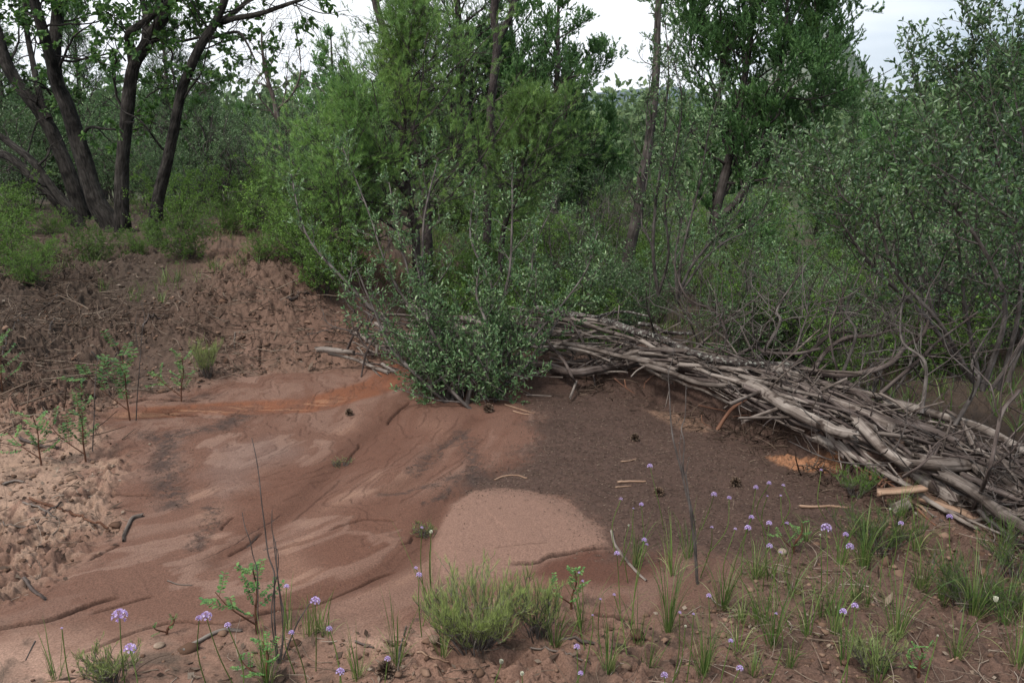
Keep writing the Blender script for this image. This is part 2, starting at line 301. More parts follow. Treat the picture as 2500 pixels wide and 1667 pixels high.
# ------------------------------------------------------------------ materials
def newmat(name):
    m = bpy.data.materials.new(name); m.use_nodes = True; nt = m.node_tree; nt.nodes.clear()
    o = nt.nodes.new('ShaderNodeOutputMaterial'); b = nt.nodes.new('ShaderNodeBsdfPrincipled'); nt.links.new(b.outputs[0], o.inputs[0])
    return m, nt, b, o
def ramp(nt, cols, pos=None):
    r = nt.nodes.new('ShaderNodeValToRGB'); e = r.color_ramp.elements; n = len(cols)
    while len(e) < n: e.new(0.5)
    for k, c in enumerate(cols): e[k].position = (pos[k] if pos else k/(n-1)); e[k].color = (*c, 1)
    return r
def leafmat(name, cols, rough=0.5, trans=0.3, spec=0.35, objvar=0.25):
    m, nt, b, o = newmat(name); N = nt.nodes; L = nt.links
    at = N.new('ShaderNodeAttribute'); at.attribute_name = 'var'; r = ramp(nt, cols); L.new(at.outputs['Fac'], r.inputs[0])
    oi = N.new('ShaderNodeObjectInfo'); mr = N.new('ShaderNodeMapRange'); mr.inputs[3].default_value = 1-objvar; mr.inputs[4].default_value = 1+objvar
    L.new(oi.outputs['Random'], mr.inputs[0]); hs = N.new('ShaderNodeHueSaturation'); L.new(mr.outputs[0], hs.inputs['Value']); L.new(r.outputs[0], hs.inputs['Color'])
    L.new(hs.outputs[0], b.inputs['Base Color']); b.inputs['Roughness'].default_value = rough; b.inputs['Specular IOR Level'].default_value = spec
    if trans:
        t = N.new('ShaderNodeBsdfTranslucent'); L.new(hs.outputs[0], t.inputs[0]); mx = N.new('ShaderNodeMixShader'); mx.inputs[0].default_value = trans
        L.new(b.outputs[0], mx.inputs[1]); L.new(t.outputs[0], mx.inputs[2]); L.new(mx.outputs[0], o.inputs[0])
    return m
def woodmat(name, cols, stretch=0.12, scale=60, bump=0.6, rough=0.85, lichen=None, objvar=0.2, dist=0.01, cracks=True, big=6.0, lsc=55):
    m, nt, b, o = newmat(name); N = nt.nodes; L = nt.links
    at = N.new('ShaderNodeAttribute'); at.attribute_name = 'tc'; mp = N.new('ShaderNodeMapping'); mp.inputs['Scale'].default_value = (1, 1, stretch)
    L.new(at.outputs['Vector'], mp.inputs[0]); n1 = N.new('ShaderNodeTexNoise'); n1.inputs['Scale'].default_value = scale; n1.inputs['Detail'].default_value = 6; n1.inputs['Roughness'].default_value = 0.65
    L.new(mp.outputs[0], n1.inputs['Vector']); n2 = N.new('ShaderNodeTexNoise'); n2.inputs['Scale'].default_value = big; n2.inputs['Detail'].default_value = 4; L.new(at.outputs['Vector'], n2.inputs['Vector'])
    ad = N.new('ShaderNodeMath'); ad.operation = 'MULTIPLY_ADD'; ad.inputs[1].default_value = 0.55; L.new(n2.outputs[0], ad.inputs[0])
    ml = N.new('ShaderNodeMath'); ml.operation = 'MULTIPLY'; ml.inputs[1].default_value = 0.6; L.new(n1.outputs[0], ml.inputs[0]); L.new(ml.outputs[0], ad.inputs[2])
    r = ramp(nt, cols, [0.44+0.26*k/(len(cols)-1) for k in range(len(cols))]); L.new(ad.outputs[0], r.inputs[0]); col = r.outputs[0]
    if lichen:
        n3 = N.new('ShaderNodeTexNoise'); n3.inputs['Scale'].default_value = lsc; n3.inputs['Detail'].default_value = 3; L.new(at.outputs['Vector'], n3.inputs['Vector'])
        r3 = ramp(nt, [(0, 0, 0), (1, 1, 1)], [0.54, 0.62]); L.new(n3.outputs[0], r3.inputs[0]); mx = N.new('ShaderNodeMix'); mx.data_type = 'RGBA'
        L.new(r3.outputs[0], mx.inputs[0]); L.new(col, mx.inputs[6]); mx.inputs[7].default_value = (*lichen, 1); col = mx.outputs[2]
    oi = N.new('ShaderNodeObjectInfo'); mr = N.new('ShaderNodeMapRange'); mr.inputs[3].default_value = 1-objvar; mr.inputs[4].default_value = 1+objvar
    L.new(oi.outputs['Random'], mr.inputs[0]); hs = N.new('ShaderNodeHueSaturation'); L.new(mr.outputs[0], hs.inputs['Value']); L.new(col, hs.inputs['Color']); L.new(hs.outputs[0], b.inputs['Base Color'])
    b.inputs['Roughness'].default_value = rough; b.inputs['Specular IOR Level'].default_value = 0.2
    bp = N.new('ShaderNodeBump'); bp.inputs['Strength'].default_value = bump; bp.inputs['Distance'].default_value = dist; L.new(n1.outputs[0], bp.inputs['Height']); L.new(bp.outputs[0], b.inputs['Normal'])
    return m
def tag(o, label=None, cat=None, group=None, kind=None):
    if label: o['label'] = label
    if cat: o['category'] = cat
    if group: o['group'] = group
    if kind: o['kind'] = kind
    return o
def empty(name, loc):
    o = bpy.data.objects.new(name, None); sc.collection.objects.link(o); o.location = tuple(float(q) for q in loc); o.empty_display_size = 0.1; return o
# ------------------------------------------------------------------ ground
SOIL = np.array([0.185, 0.108, 0.078]); PALE = np.array([0.245, 0.150, 0.113]); REDC = np.array([0.115, 0.055, 0.037]); DARK = np.array([0.050, 0.035, 0.030])
MULC = np.array([0.066, 0.040, 0.031]); DUFF = np.array([0.075, 0.053, 0.040]); SILT = np.array([0.166, 0.095, 0.070]); ORNG = np.array([0.27, 0.13, 0.07]); GREENF = np.array([0.05, 0.075, 0.032])
def ground_color(x, y):
    def mixc(c, k, m): return c*(1-m[..., None])+k*m[..., None]
    n1 = fbm(x*2.2, y*2.2, 101, 4); n2 = fbm(x*9, y*9, 103, 4, 0.6); n3 = fbm(x*40, y*40, 107, 3, 0.7)
    sm = smoothmask(x, y); c = np.zeros(x.shape+(3,))+SOIL
    c = mixc(c, PALE, sstep(-0.05, 0.25, n1+n2*0.5)); d, s, _ = dpoly(x, y, TOE+[(-0.5, 7.4), (1.8, 14), (4, 60)]); inb = np.where(s > 0, d, 0)
    dark = sstep(-0.15, 0.25, n2+0.3*n1+0.35*n3); c = mixc(c, SOIL*0.38, dark*0.85)
    lf = sstep(-.7, -1.6, x+.4*n1)*sstep(5.2, 4.4, y+n1)*sstep(.8, .2, inb); c = mixc(c, np.array([.29, .19, .137]), lf*sstep(-.10, .10, n1*.5+n2)*.85); c = mixc(c, SOIL*.35, lf*sstep(.08, .2, -fbm(x*9, y*9, 31, 5, .6)*1.0+.2*n3)*.6)  # last mix darkens the relief hollows: pit shade put into the colour
    c = mixc(c, np.array([0.112, 0.062, 0.044]), sstep(0.05, 0.5, inb)*sstep(-3.0, -1.9, x)*0.6)
    c = mixc(c, DUFF*.9, sstep(0.7, 1.4, inb+n1*1.2)*0.85); c = mixc(c, DUFF*.75, sstep(-1.3, -2.3, x+n1)*sstep(4.6, 5.4, y+n1)*.75); c = mixc(c, DUFF*0.8, sstep(0.1, 0.7, behind(x, y))*sstep(-1.3, -0.4, x))
    # trampled path climbing the bank
    PTH = A([(820, 760), (700, 690), (600, 640), (540, 600), (520, 560)], 'z'); dp, _, _ = dpoly(x, y, [tuple(atZ(*UV('z', a, b), 0.5)[:2]) for a, b in [(700, 700), (600, 650), (545, 610), (530, 570), (520, 500)]])
    c = mixc(c, np.array([0.15, 0.09, 0.065]), np.exp(-(dp/0.35)**2)*0.75*sstep(-0.2, 0.1, n2+0.1))
    # silt
    fa, fr_ = fan(x, y); flow = fbm(fa*2.0, fr_*9, 111, 5, .6); sc_ = SILT*(1+0.18*flow[..., None]); sc_ = sc_*(1+0.12*n3[..., None]+0.10*n2[..., None])
    c = c*(1-sm[..., None])+sc_*sm[..., None]
    for P, k in ((RED1, 1.0), (RED2, 0.95)):
        sd = sdpoly(x, y, P)+0.22*fbm(x*2.6, y*2.6, 121, 4)+0.03*n3; c = mixc(c, REDC*(1+0.25*n3[..., None]), k*sstep(-0.10, 0.14, sd)*sm*(0.75+0.8*np.clip(flow+0.2, 0, 0.5)))
        edge = np.exp(-((sd+0.06)/0.05)**2)*sm*sstep(-0.1, 0.15, flow); c = mixc(c, np.array([0.29, 0.17, 0.118]), 0.45*edge)
    d, _, f = dpoly(x, y, STREAM); w = 0.085+0.08*sstep(0.3, 0.9, f)*0+0.04*fbm(f*9, x*3, 130, 3); c = mixc(c, np.array([0.165, 0.062, 0.032]), sstep(w*2.2, w*1.3, d)*0.9*sstep(1.0, 0.75, f))
    fl, fr = terr(x, y); lv = np.floor(fl); hv = vnoise(lv*3.7+.5, lv*1.9+.5, 5); hv = hv+(vnoise(lv*3.7+4.2, lv*1.9+2.4, 5)-hv)*sstep(.45, 1.0, fr); mm = sm*sstep(0, -0.05, sdpoly(x, y, LOBE))
    c = mixc(c, REDC*1.0, .65*sstep(.5, .7, hv)*mm); c = mixc(c, PALE*.92, .36*sstep(.38, .15, hv)*mm); c = mixc(c, REDC*.6, .5*np.exp(-((fr-.93)/.05)**2)*mm*sstep(-.1, .15, fbm(x*1.5, y*1.5, 203, 2)+.08))
    strk = sstep(0.0, 0.12, fbm(x*3, (y+0.15*x)*42, 131, 3)); c = mixc(c, np.array([0.32, 0.17, 0.10]), strk*sstep(w*1.1, w*0.5, d)*sstep(0.1, 0.35, f)*sstep(1, 0.75, f)*0.6)
    for P in RILL:
        d, _, _ = dpoly(x, y, P); c = mixc(c, REDC*0.85, 0.8*np.exp(-((d+0.05*n2)/0.07)**2)*sm)
    rd = fbm(fa*2.2, fr_*13, 141, 5, .6); c = mixc(c, REDC, 0.6*sstep(0.04, 0.22, rd)*sm*sstep(0.3, -0.3, sdpoly(x, y, LOBE)))
    sd = sdpoly(x, y, WET)+0.04*n2; c = mixc(c, np.array([0.085, 0.036, 0.024]), 0.9*sstep(-0.04, 0.05, sd))
    GREY = A([(460, 1090), (520, 1020), (620, 1000), (700, 1040), (600, 1080), (520, 1130)]); c = mixc(c, np.array([0.165, 0.115, 0.098]), 0.35*sstep(-0.1, 0.1, sdpoly(x, y, GREY)+0.2*n2))
    sd = sdpoly(x, y, MULCH)+0.24*fbm(x*4, y*4, 61, 5, .65)+0.16*n3; m = sstep(-0.10, 0.06, sd)
    mc = MULC*(1+0.5*n3[..., None]+0.3*n2[..., None]); c = c*(1-m[..., None])+mc*m[..., None]
    sd = sdpoly(x, y, LOBE); lobc = np.array([0.195, 0.114, 0.085])*(1+0.10*n3[..., None]+0.05*n1[..., None]); m = sstep(-0.015, 0.02, sd+0.03*n2); c = c*(1-m[..., None])+lobc*m[..., None]
    for P, w in DEBRIS:
        d, _, _ = dpoly(x+0.10*n2, y+0.10*n1, P); c = mixc(c, DARK*(1+0.5*n3[..., None]), 0.85*sstep(w*1.1, w*0.2, d+0.10*n3+0.10*n2)*sstep(-.35, .1, n3+n2))
    for k, (P, st, nt) in CR.items():
        b = (x > P[:, 0].min()-.1) & (x < P[:, 0].max()+.1) & (y > P[:, 1].min()-.1) & (y < P[:, 1].max()+.1)
        if not b.any(): continue
        xb, yb = x[b], y[b]; wx = 0.020*fbm(xb*14, yb*14, 71, 4)+0.010*fbm(xb*70, yb*70, 72, 2); d, s, f = dpoly(xb+wx, yb+wx, P)
        c[b] = mixc(c[b], REDC*0.14, (0.95*sstep(-.42, -.05, fbm(f*9+st*50, f*2, 74, 2)))*np.exp(-((d*s+0.002)/(0.0048 if abs(st) > .006 else .0036))**2)*sstep(0, 0.1, f)*sstep(1, 0.9, f)*(1 if abs(st)+nt > 0.012 else 0.4))  # shade inside the shallow notches painted as a narrow dark line
    c = mixc(c, ORNG, sstep(-0.02, 0.02, sdpoly(x, y, gp(z=.07, reg='z', pts=[(1760, 1020), (1800, 1012), (1930, 1040), (1935, 1058), (1860, 1050), (1790, 1040)]))+0.02*n2))
    c = mixc(c, np.array([0.2, 0.12, 0.08]), 0.6*sstep(-0.02, 0.04, sdpoly(x, y, gp(z=.1, reg='z', pts=[(1480, 905), (1540, 905), (1620, 925), (1640, 950), (1560, 945)]))+0.05*n2))
    # near bank under the grasses
    fg = sstep(2.75, 2.45, y+0.1*n1-0.14*np.clip(x-0.5, 0, 3)); c = mixc(c, np.array([0.31, 0.195, 0.145]), 0.8*fg*sstep(-0.12, 0.12, n1+0.3*n2)); c = mixc(c, DUFF, 0.8*fg*sstep(0.0, 0.22, n2))
    rt = sstep(-0.5, 0.5, (x-0.75)*0.9-(y-3.1)*.6+.5*n1)*sstep(4.2, 3.6, y); c = mixc(c, np.array([0.090, 0.055, 0.042]), 0.8*rt*(1-sstep(0, 0.05, sdpoly(x, y, MULCH))))
    # woodland floor and far slopes
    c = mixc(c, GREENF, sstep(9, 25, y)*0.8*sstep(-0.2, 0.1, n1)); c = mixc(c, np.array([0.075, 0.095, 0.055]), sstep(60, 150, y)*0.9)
    bushes = sstep(-0.02, 0.10, fbm(x*0.03, y*0.015, 151, 4, 0.75)); c = mixc(c, np.array([0.19, 0.19, 0.155]), sstep(400, 900, y)*0.85*bushes*sstep(2000, 1600, y)); c = mixc(c, np.array([.045, .07, .085]), sstep(1500, 2100, y)*.9)  # farthest ridge tinted blue: distance haze put into the ground colour
    return np.clip(c, 0.01, 0.7)
def build_ground():
    cols = np.concatenate([-np.geomspace(6, 0.95, 50)[:-1], np.linspace(-0.95, 0.95, 1200), np.geomspace(0.95, 6, 50)[1:]])
    rows = np.concatenate([np.linspace(-6, 1.7, 50)[:-1], np.geomspace(1.7, 8.5, 900), np.geomspace(8.5, 60, 180)[1:], np.geomspace(60, 4200, 130)[1:]])
    Y = np.repeat(rows[:, None], len(cols), 1); X = cols[None]*0.72*np.sqrt(7+Y*Y)*np.where(Y > -1, 1, 1)
    x = X.ravel(); y = Y.ravel(); z = np.concatenate([H(x[i:i+200000], y[i:i+200000]) for i in range(0, len(x), 200000)])
    nr, nc = len(rows), len(cols); r = np.arange(nr-1)[:, None]*nc; q = np.arange(nc-1)[None]
    f = np.stack([r+q, r+q+1, r+nc+q+1, r+nc+q], -1).reshape(-1, 4)
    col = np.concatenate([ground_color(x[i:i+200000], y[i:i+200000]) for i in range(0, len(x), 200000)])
    m, nt, b, o = newmat('soil'); N = nt.nodes; L = nt.links
    at = N.new('ShaderNodeAttribute'); at.attribute_name = 'col'; tc = N.new('ShaderNodeTexCoord')
    n1 = N.new('ShaderNodeTexNoise'); n1.inputs['Scale'].default_value = 160; n1.inputs['Detail'].default_value = 4; n1.inputs['Roughness'].default_value = 0.7; L.new(tc.outputs['Object'], n1.inputs['Vector'])
    mr = N.new('ShaderNodeMapRange'); mr.inputs[1].default_value = 0.3; mr.inputs[2].default_value = 0.7; mr.inputs[3].default_value = 0.56; mr.inputs[4].default_value = 1.36; L.new(n1.outputs[0], mr.inputs[0])
    vm = N.new('ShaderNodeVectorMath'); vm.operation = 'SCALE'; L.new(at.outputs['Color'], vm.inputs[0]); L.new(mr.outputs[0], vm.inputs['Scale']); L.new(vm.outputs[0], b.inputs['Base Color'])
    b.inputs['Roughness'].default_value = 0.9; b.inputs['Specular IOR Level'].default_value = 0.15
    bp = N.new('ShaderNodeBump'); bp.inputs['Strength'].default_value = 0.55; bp.inputs['Distance'].default_value = 0.006; L.new(n1.outputs[0], bp.inputs['Height']); L.new(bp.outputs[0], b.inputs['Normal'])
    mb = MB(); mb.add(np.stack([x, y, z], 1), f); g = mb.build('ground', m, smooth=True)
    a = g.data.attributes.new('col', 'FLOAT_COLOR', 'POINT'); a.data.foreach_set('color', np.concatenate([col, np.ones((len(col), 1))], 1).astype(np.float32).ravel())
    tag(g, kind='structure'); return g
build_ground()
# ------------------------------------------------------------------ materials of plants and wood
M_OAKB = woodmat('oak_bark', [(0.0046, 0.0038, 0.0034), (0.0171, 0.0141, 0.0121), (0.038, 0.0323, 0.0285), (0.0645, 0.0569, 0.0493)], 0.22, 55, 1.0, 0.95, None, 0.15, 0.02)
M_PINB = woodmat('pine_bark', [(0.016, 0.012, 0.0114), (0.052, 0.04, 0.037), (0.104, 0.084, 0.0792)], 0.3, 50, 1.0, 0.95, None, 0.15, 0.015)
M_JUNB = woodmat('juniper_bark', [(0.02, 0.016, 0.014), (0.055, 0.045, 0.04), (0.12, 0.10, 0.09)], 0.06, 70, 0.9, 0.95, None, 0.15, 0.012)
M_TWIG = woodmat('grey_twig', [(0.032, 0.0256, 0.0224), (0.0768, 0.064, 0.0576), (0.1536, 0.1344, 0.1216)], 0.2, 60, 0.3, 0.9, None, 0.25, 0.004)
M_SHRB = woodmat('shrub_stem', [(0.025, 0.02, 0.018), (0.07, 0.058, 0.052), (0.15, 0.13, 0.12)], 0.2, 60, 0.5, 0.9, None, 0.2, 0.005)
M_GREY = woodmat('weathered_wood', [(0.0267, 0.02, 0.0165), (0.08, 0.0608, 0.0499), (0.1493, 0.1198, 0.1024), (0.2346, 0.1946, 0.1698)], 0.05, 60, 1.0, 0.85, (0.048, 0.034, 0.027), 0.22, 0.010, lsc=13)
M_PALE = woodmat('bleached_wood', [(0.0457, 0.0342, 0.0278), (0.1257, 0.0991, 0.0835), (0.2056, 0.1707, 0.1476), (0.297, 0.2561, 0.2228)], 0.05, 60, 0.9, 0.8, (0.048, 0.034, 0.027), 0.15, 0.008, lsc=13)
M_DARK = woodmat('old_brown_wood', [(0.0165, 0.012, 0.0107), (0.0488, 0.0353, 0.0305), (0.0975, 0.075, 0.066), (0.1575, 0.1275, 0.1155)], 0.07, 60, 1.0, 0.9, None, 0.25, 0.012)
M_LICH = woodmat('lichen_bark', [(0.013, 0.0101, 0.0095), (0.0396, 0.0302, 0.0269), (0.0864, 0.0684, 0.0617), (0.144, 0.1224, 0.1109)], 0.35, 60, 1.0, 0.95, (0.26, 0.255, 0.22), 0.1, 0.02)
M_TAN = woodmat('split_tan_wood', [(0.1088, 0.0612, 0.0408), (0.2312, 0.1428, 0.0952), (0.34, 0.2312, 0.1632)], 0.05, 60, 0.5, 0.8, None, 0.1, 0.006)
M_ROOT = woodmat('red_root', [(0.042, 0.018, 0.0108), (0.114, 0.051, 0.03), (0.192, 0.102, 0.066)], 0.1, 60, 0.6, 0.85, None, 0.15, 0.006)
M_PINE = leafmat('pinyon_needles', [(0.0569, 0.1196, 0.038), (0.114, 0.2153, 0.0586), (0.1952, 0.3189, 0.0778), (0.3091, 0.4145, 0.1036)], 0.5, 0.25)
M_PIN2 = leafmat('pine_needles_blue', [(0.056, 0.1134, 0.0484), (0.1118, 0.1957, 0.0807), (0.2012, 0.3034, 0.113)], 0.55, 0.2)
M_JUN = leafmat('juniper_sprays', [(0.0498, 0.1121, 0.0395), (0.0995, 0.2114, 0.0646), (0.2178, 0.3733, 0.0988)], 0.6, 0.2)
M_FAR = leafmat('far_foliage', [(0.0702, 0.117, 0.0546), (0.1326, 0.2028, 0.0858), (0.234, 0.2964, 0.1326)], 0.7, 0.2)  # greens lightened so the colour itself carries some distance haze
M_OAKL = leafmat('oak_leaves', [(0.0377, 0.0834, 0.0243), (0.0673, 0.148, 0.0337), (0.1346, 0.2287, 0.0471)], 0.5, 0.4)
M_SHL = leafmat('silver_green_leaves', [(0.0413, 0.0927, 0.0353), (0.0826, 0.1644, 0.0585), (0.1581, 0.2467, 0.101), (0.3026, 0.4036, 0.1918)], 0.38, 0.25, 0.5)
M_MAH = leafmat('glossy_oval_leaves', [(0.0309, 0.0662, 0.0282), (0.0607, 0.1214, 0.0446), (0.1104, 0.1877, 0.0645), (0.2208, 0.287, 0.1759)], 0.35, 0.25, 0.5)
M_BRI = leafmat('bright_bush_leaves', [(0.0695, 0.1321, 0.0306), (0.1252, 0.2295, 0.0417), (0.2224, 0.3476, 0.0625)], 0.5, 0.35)
M_LOC = leafmat('locust_leaflets', [(0.052, 0.13, 0.039), (0.091, 0.2015, 0.052), (0.156, 0.273, 0.078)], 0.5, 0.35)
M_GRS = leafmat('sedge_blades', [(0.0373, 0.0828, 0.0182), (0.0745, 0.1366, 0.029), (0.1408, 0.1987, 0.0497), (0.265, 0.2484, 0.1159)], 0.5, 0.3)
M_RAB = leafmat('rabbitbrush_green', [(0.1539, 0.1652, 0.0848), (0.2223, 0.2754, 0.0848), (0.3078, 0.3856, 0.1017)], 0.6, 0.25)
M_PET = leafmat('lilac_petals', [(0.425, 0.275, 0.5985), (0.5566, 0.4125, 0.7182), (0.7286, 0.65, 0.818)], 0.6, 0.3, 0.2, 0.1)
M_BUD = leafmat('cream_bud', [(0.5, 0.5, 0.38), (0.66, 0.66, 0.54)], 0.6, 0.2)
M_LIT = leafmat('dry_litter', [(0.034, 0.0218, 0.0163), (0.0952, 0.0646, 0.0476), (0.1836, 0.136, 0.102), (0.3128, 0.2584, 0.2108)], 0.9, 0.0, 0.1, 0)
M_CLOD = leafmat('soil_crumbs', [(0.0806, 0.0465, 0.0322), (0.1488, 0.0899, 0.062), (0.2232, 0.1426, 0.1023)], 0.95, 0.0, 0.05, 0)
M_ROCK = woodmat('stone', [(0.155, 0.1054, 0.0744), (0.2356, 0.1736, 0.1302), (0.31, 0.248, 0.1984)], 1, 40, 0.6, 0.9)
M_CONE = leafmat('cone_scales', [(0.05, 0.03, 0.02), (0.12, 0.075, 0.05), (0.25, 0.18, 0.13)], 0.8, 0.0)
RG = lambda s: np.random.default_rng(s)
CAMV = np.array([0, 0, CAM_Z])
todo = []        # objects waiting for a label of their own: (object, description, category, group)
LM = {}          # landmarks, in survey pixels
def limb(reg, pts, Y, w0, w1, n=None, dY=0.0, step=0.06, z=None):
    """a limb surveyed in the zoomed region: centre line, widths in zoomed pixels, real depth"""
    s = REG[reg][2]; m = len(pts); ys = np.linspace(0, dY, m)
    P = np.array([atY(*UV(reg, *p), Y+ys[i]) for i, p in enumerate(pts)]); L = np.linalg.norm(np.diff(P, axis=0), axis=1).sum()
    n = n or max(6, int(L/step)); Q = spline(P, n); R = np.linspace(w0, w1, n)/2/s*Y/FPX*.88
    return Q, R
def rooted(P, R, k=.45):
    """carry a trunk on into the ground with a flared foot"""
    d = nrm(P[0]-P[3])+np.array([0, 0, -.6]); d = nrm(d); m = 8; q = np.linspace(k, 0, m, endpoint=False)[:, None]; R = R.copy(); j = min(12, len(R)); R[:j] *= np.linspace(1.14, 1, j)
    return np.vstack([P[0]+d*q, P]), np.concatenate([R[0]*np.linspace(1.2, 1.02, m), R])
def rs(P, R, K):   # resample to K points
    q = np.linspace(0, len(P)-1.001, K); i = q.astype(int); f = q-i
    return P[i]*(1-f)[:, None]+P[i+1]*f[:, None], R[i]*(1-f)+R[i+1]*f
def stack(limbs, K=40):
    a = [rs(P, R, K) for P, R in limbs]; return np.stack([p for p, _ in a]), np.stack([r for _, r in a])
def thing(name, base, label=None, cat=None, group=None): return tag(empty(name, base), label, cat, group)
def plantparts(name, base, wood, wm, fol, fm, label=None, cat='tree', group=None, fn='crown', wn='trunk', smooth=True):
    t = thing(name, base, label, cat, group)
    if wood is not None and wood.n: wood.build(wn, wm, t, base, smooth)
    if fol is not None and fol.n: fol.build(fn, fm, t, base)
    return t
def dup(root, loc, rz=0.0, sc_=1.0, label=None, group=None, tilt=0.0):
    r = root.copy(); sc.collection.objects.link(r); r.location = tuple(float(q) for q in loc); r.rotation_euler = (tilt, tilt*0.5, rz); r.scale = (sc_,)*3
    if label: r['label'] = label
    if group: r['group'] = group
    for ch in list(root.children):
        c = ch.copy(); sc.collection.objects.link(c); c.parent = r
    return r
def needles(mb, P, n, rng, L=0.035, W=0.0022, spread=0.8, t=(0.1, 1.0), vlo=0.1, vhi=0.9, shape='needle', up=0.2, tipbright=0.35):
    p, d, idx = scatter(P, n, rng, t); r = rng.normal(size=p.shape); r -= d*(r*d).sum(1, keepdims=True); r = nrm(r)
    dd = nrm(d+r*spread*(0.5+0.8*rng.random((len(p), 1)))+np.array([0, 0, up])); tv = rng.random(len(P))[idx]; sc_ = 2.6; tv = np.clip(.35*tv+.65*(.5+1.9*fbm(p[:, 0]*sc_+p[:, 2]*1.7+50, p[:, 1]*sc_-p[:, 2]*2.1+50, 7, 3)), 0, 1)
    leaves(mb, p, dd, L*(0.7+0.6*rng.random(len(p))), W*(0.7+0.6*rng.random(len(p))), rng, shape, var=np.clip(vlo+(vhi-vlo)*(0.55*tv+0.45*rng.random(len(p))), 0, 1))
def pinyon(trunkP, trunkR, rng, nb=55, bl=1.2, n2=9, n3=6, nn=36, nl=0.036, nw=0.0024, low=0.12, side=6, ang=62, wm=None, fm=None, up=0.5, ragged=0.3, l3=0.17):
    w = MB(); f = MB(); tubes(w, trunkP, trunkR, 14, bump=0.10, rng=rng)
    TP, TR = rs(trunkP, trunkR, 30)
    B, BR = grow(TP[None], TR[None], nb, rng, (low, 0.985), ang, 12, bl, ragged, 0.84, up*.45, 0.13, 9, 0.42, 0.004, 0.25)
    C, CR_ = grow(B, BR, n2, rng, (0.15, 0.97), 52, 14, -0.45, 0.3, 0.45, 0.22, 0.16, 6, 0.5, 0.002, 0.35, flatten=0.3)
    D, DR = grow(C, CR_, n3, rng, (0.1, 1.0), 50, 16, l3, 0.3, 0.3, 0.30, 0.14, 4, 0.6, 0.0013, 0.5)
    tubes(w, B, BR, 6); tubes(w, C, CR_, 4); tubes(w, D, DR, 3)
    needles(f, D, nn, rng, nl, nw, 0.95, (0.55, 1.0), up=.3, vlo=0, vhi=1); needles(f, C, nn, rng, nl, nw, 0.95, (0.9, 1.0), up=.3)
    return w, f
def juniper(trunks, rng, nb=40, bl=1.0, n2=10, n3=7, nn=40, sl=0.03, sw=0.009, low=0.15, fall=0.6, l3=0.16, up=0.7, bulge=True, ang=58):
    w = MB(); f = MB()
    for P, R in trunks: tubes(w, P, R, 14, bump=0.12, rng=rng)
    TP, TR = stack(trunks, 30)
    B, BR = grow(TP, TR, nb, rng, (low, 0.98), ang, 16, bl, 0.35, fall, up*.45, 0.18, 8, 0.4, 0.004, 0.3, bulge=bulge)
    C, CR_ = grow(B, BR, n2, rng, (0.2, 1.0), 55, 16, -0.42, 0.35, 0.4, 0.4, 0.18, 6, 0.5, 0.002, 0.35)
    D, DR = grow(C, CR_, n3, rng, (0.1, 1.0), 48, 16, l3, 0.3, 0.3, 0.5, 0.14, 4, 0.6, 0.0013, 0.5)
    tubes(w, B, BR, 5); tubes(w, C, CR_, 3)
    needles(f, D, nn, rng, sl, sw, 0.75, (0.0, 1.0), shape='diamond', up=0.5); needles(f, C, nn, rng, sl, sw, 0.8, (0.3, 1.0), shape='diamond', up=0.5)
    return w, f
def shrub(stems, rng, n1=14, l1=0.5, n2=8, l2=0.2, nl=9, LL=0.028, LW=0.012, wm=None, up=0.35, t=(0.2, 1.0), shape='oval', ang=42, sides=8, n3=0, wander=0.15, clus=0.15, bl=0.6):
    w = MB(); f = MB()
    for P, R in stems: tubes(w, P, R, sides, bump=0.05, rng=rng)
    S, SR = stack(stems, 24)
    B, BR = grow(S, SR, n1, rng, t, ang, 14, l1, 0.4, 0.5, up, wander, 7, 0.5, 0.0022, 0.35)
    C, CR_ = grow(B, BR, n2, rng, (0.15, 1.0), 45, 15, l2, 0.4, 0.4, up, wander, 5, 0.55, 0.0013, 0.4)
    tubes(w, B, BR, 5); tubes(w, C, CR_, 3)
    def put(X, n, t0=0.15):
        p, d, _ = scatter(X, n, rng, (t0, 1.0)); r = nrm(rng.normal(size=p.shape)); dd = nrm(d*0.6+r*0.85+np.array([0, 0, 0.25]))
        leaves(f, p+dd*0.002, dd, LL*(0.55+0.8*rng.random(len(p))), LW*(0.7+0.6*rng.random(len(p))), rng, shape, var=np.clip(rng.beta(2, 2.6, len(p)), 0, 1), up=0.35)
    put(C, nl); put(B, nl, 0.5)
    return w, f
def fanstems(base, n, rng, h=1.0, spread=0.6, r0=0.008, K=14, br=0.06, wander=0.05, lean=(0, 0)):
    out = []
    for i in range(n):
        a = i*2.4+rng.uniform(-.4, .4); q = np.array([math.cos(a), math.sin(a), 0.0]); hh = h*rng.uniform(0.65, 1.05); b = base+q*br*rng.random()
        m = b+q*spread*0.45*hh*rng.uniform(0.5, 1)+np.array([lean[0]*.4, lean[1]*.4, hh*0.5]); e = b+q*spread*hh*rng.uniform(0.5, 1.1)+np.array([lean[0], lean[1], hh])
        P = spline([b-np.array([0, 0, .03]), b+(m-b)*0.5+rng.normal(0, wander*.5, 3), m+rng.normal(0, wander, 3), (m+e)/2+rng.normal(0, wander, 3), e], K)
        out.append((P, np.linspace(r0, r0*0.3, K)*rng.uniform(0.7, 1.2)))
    return out
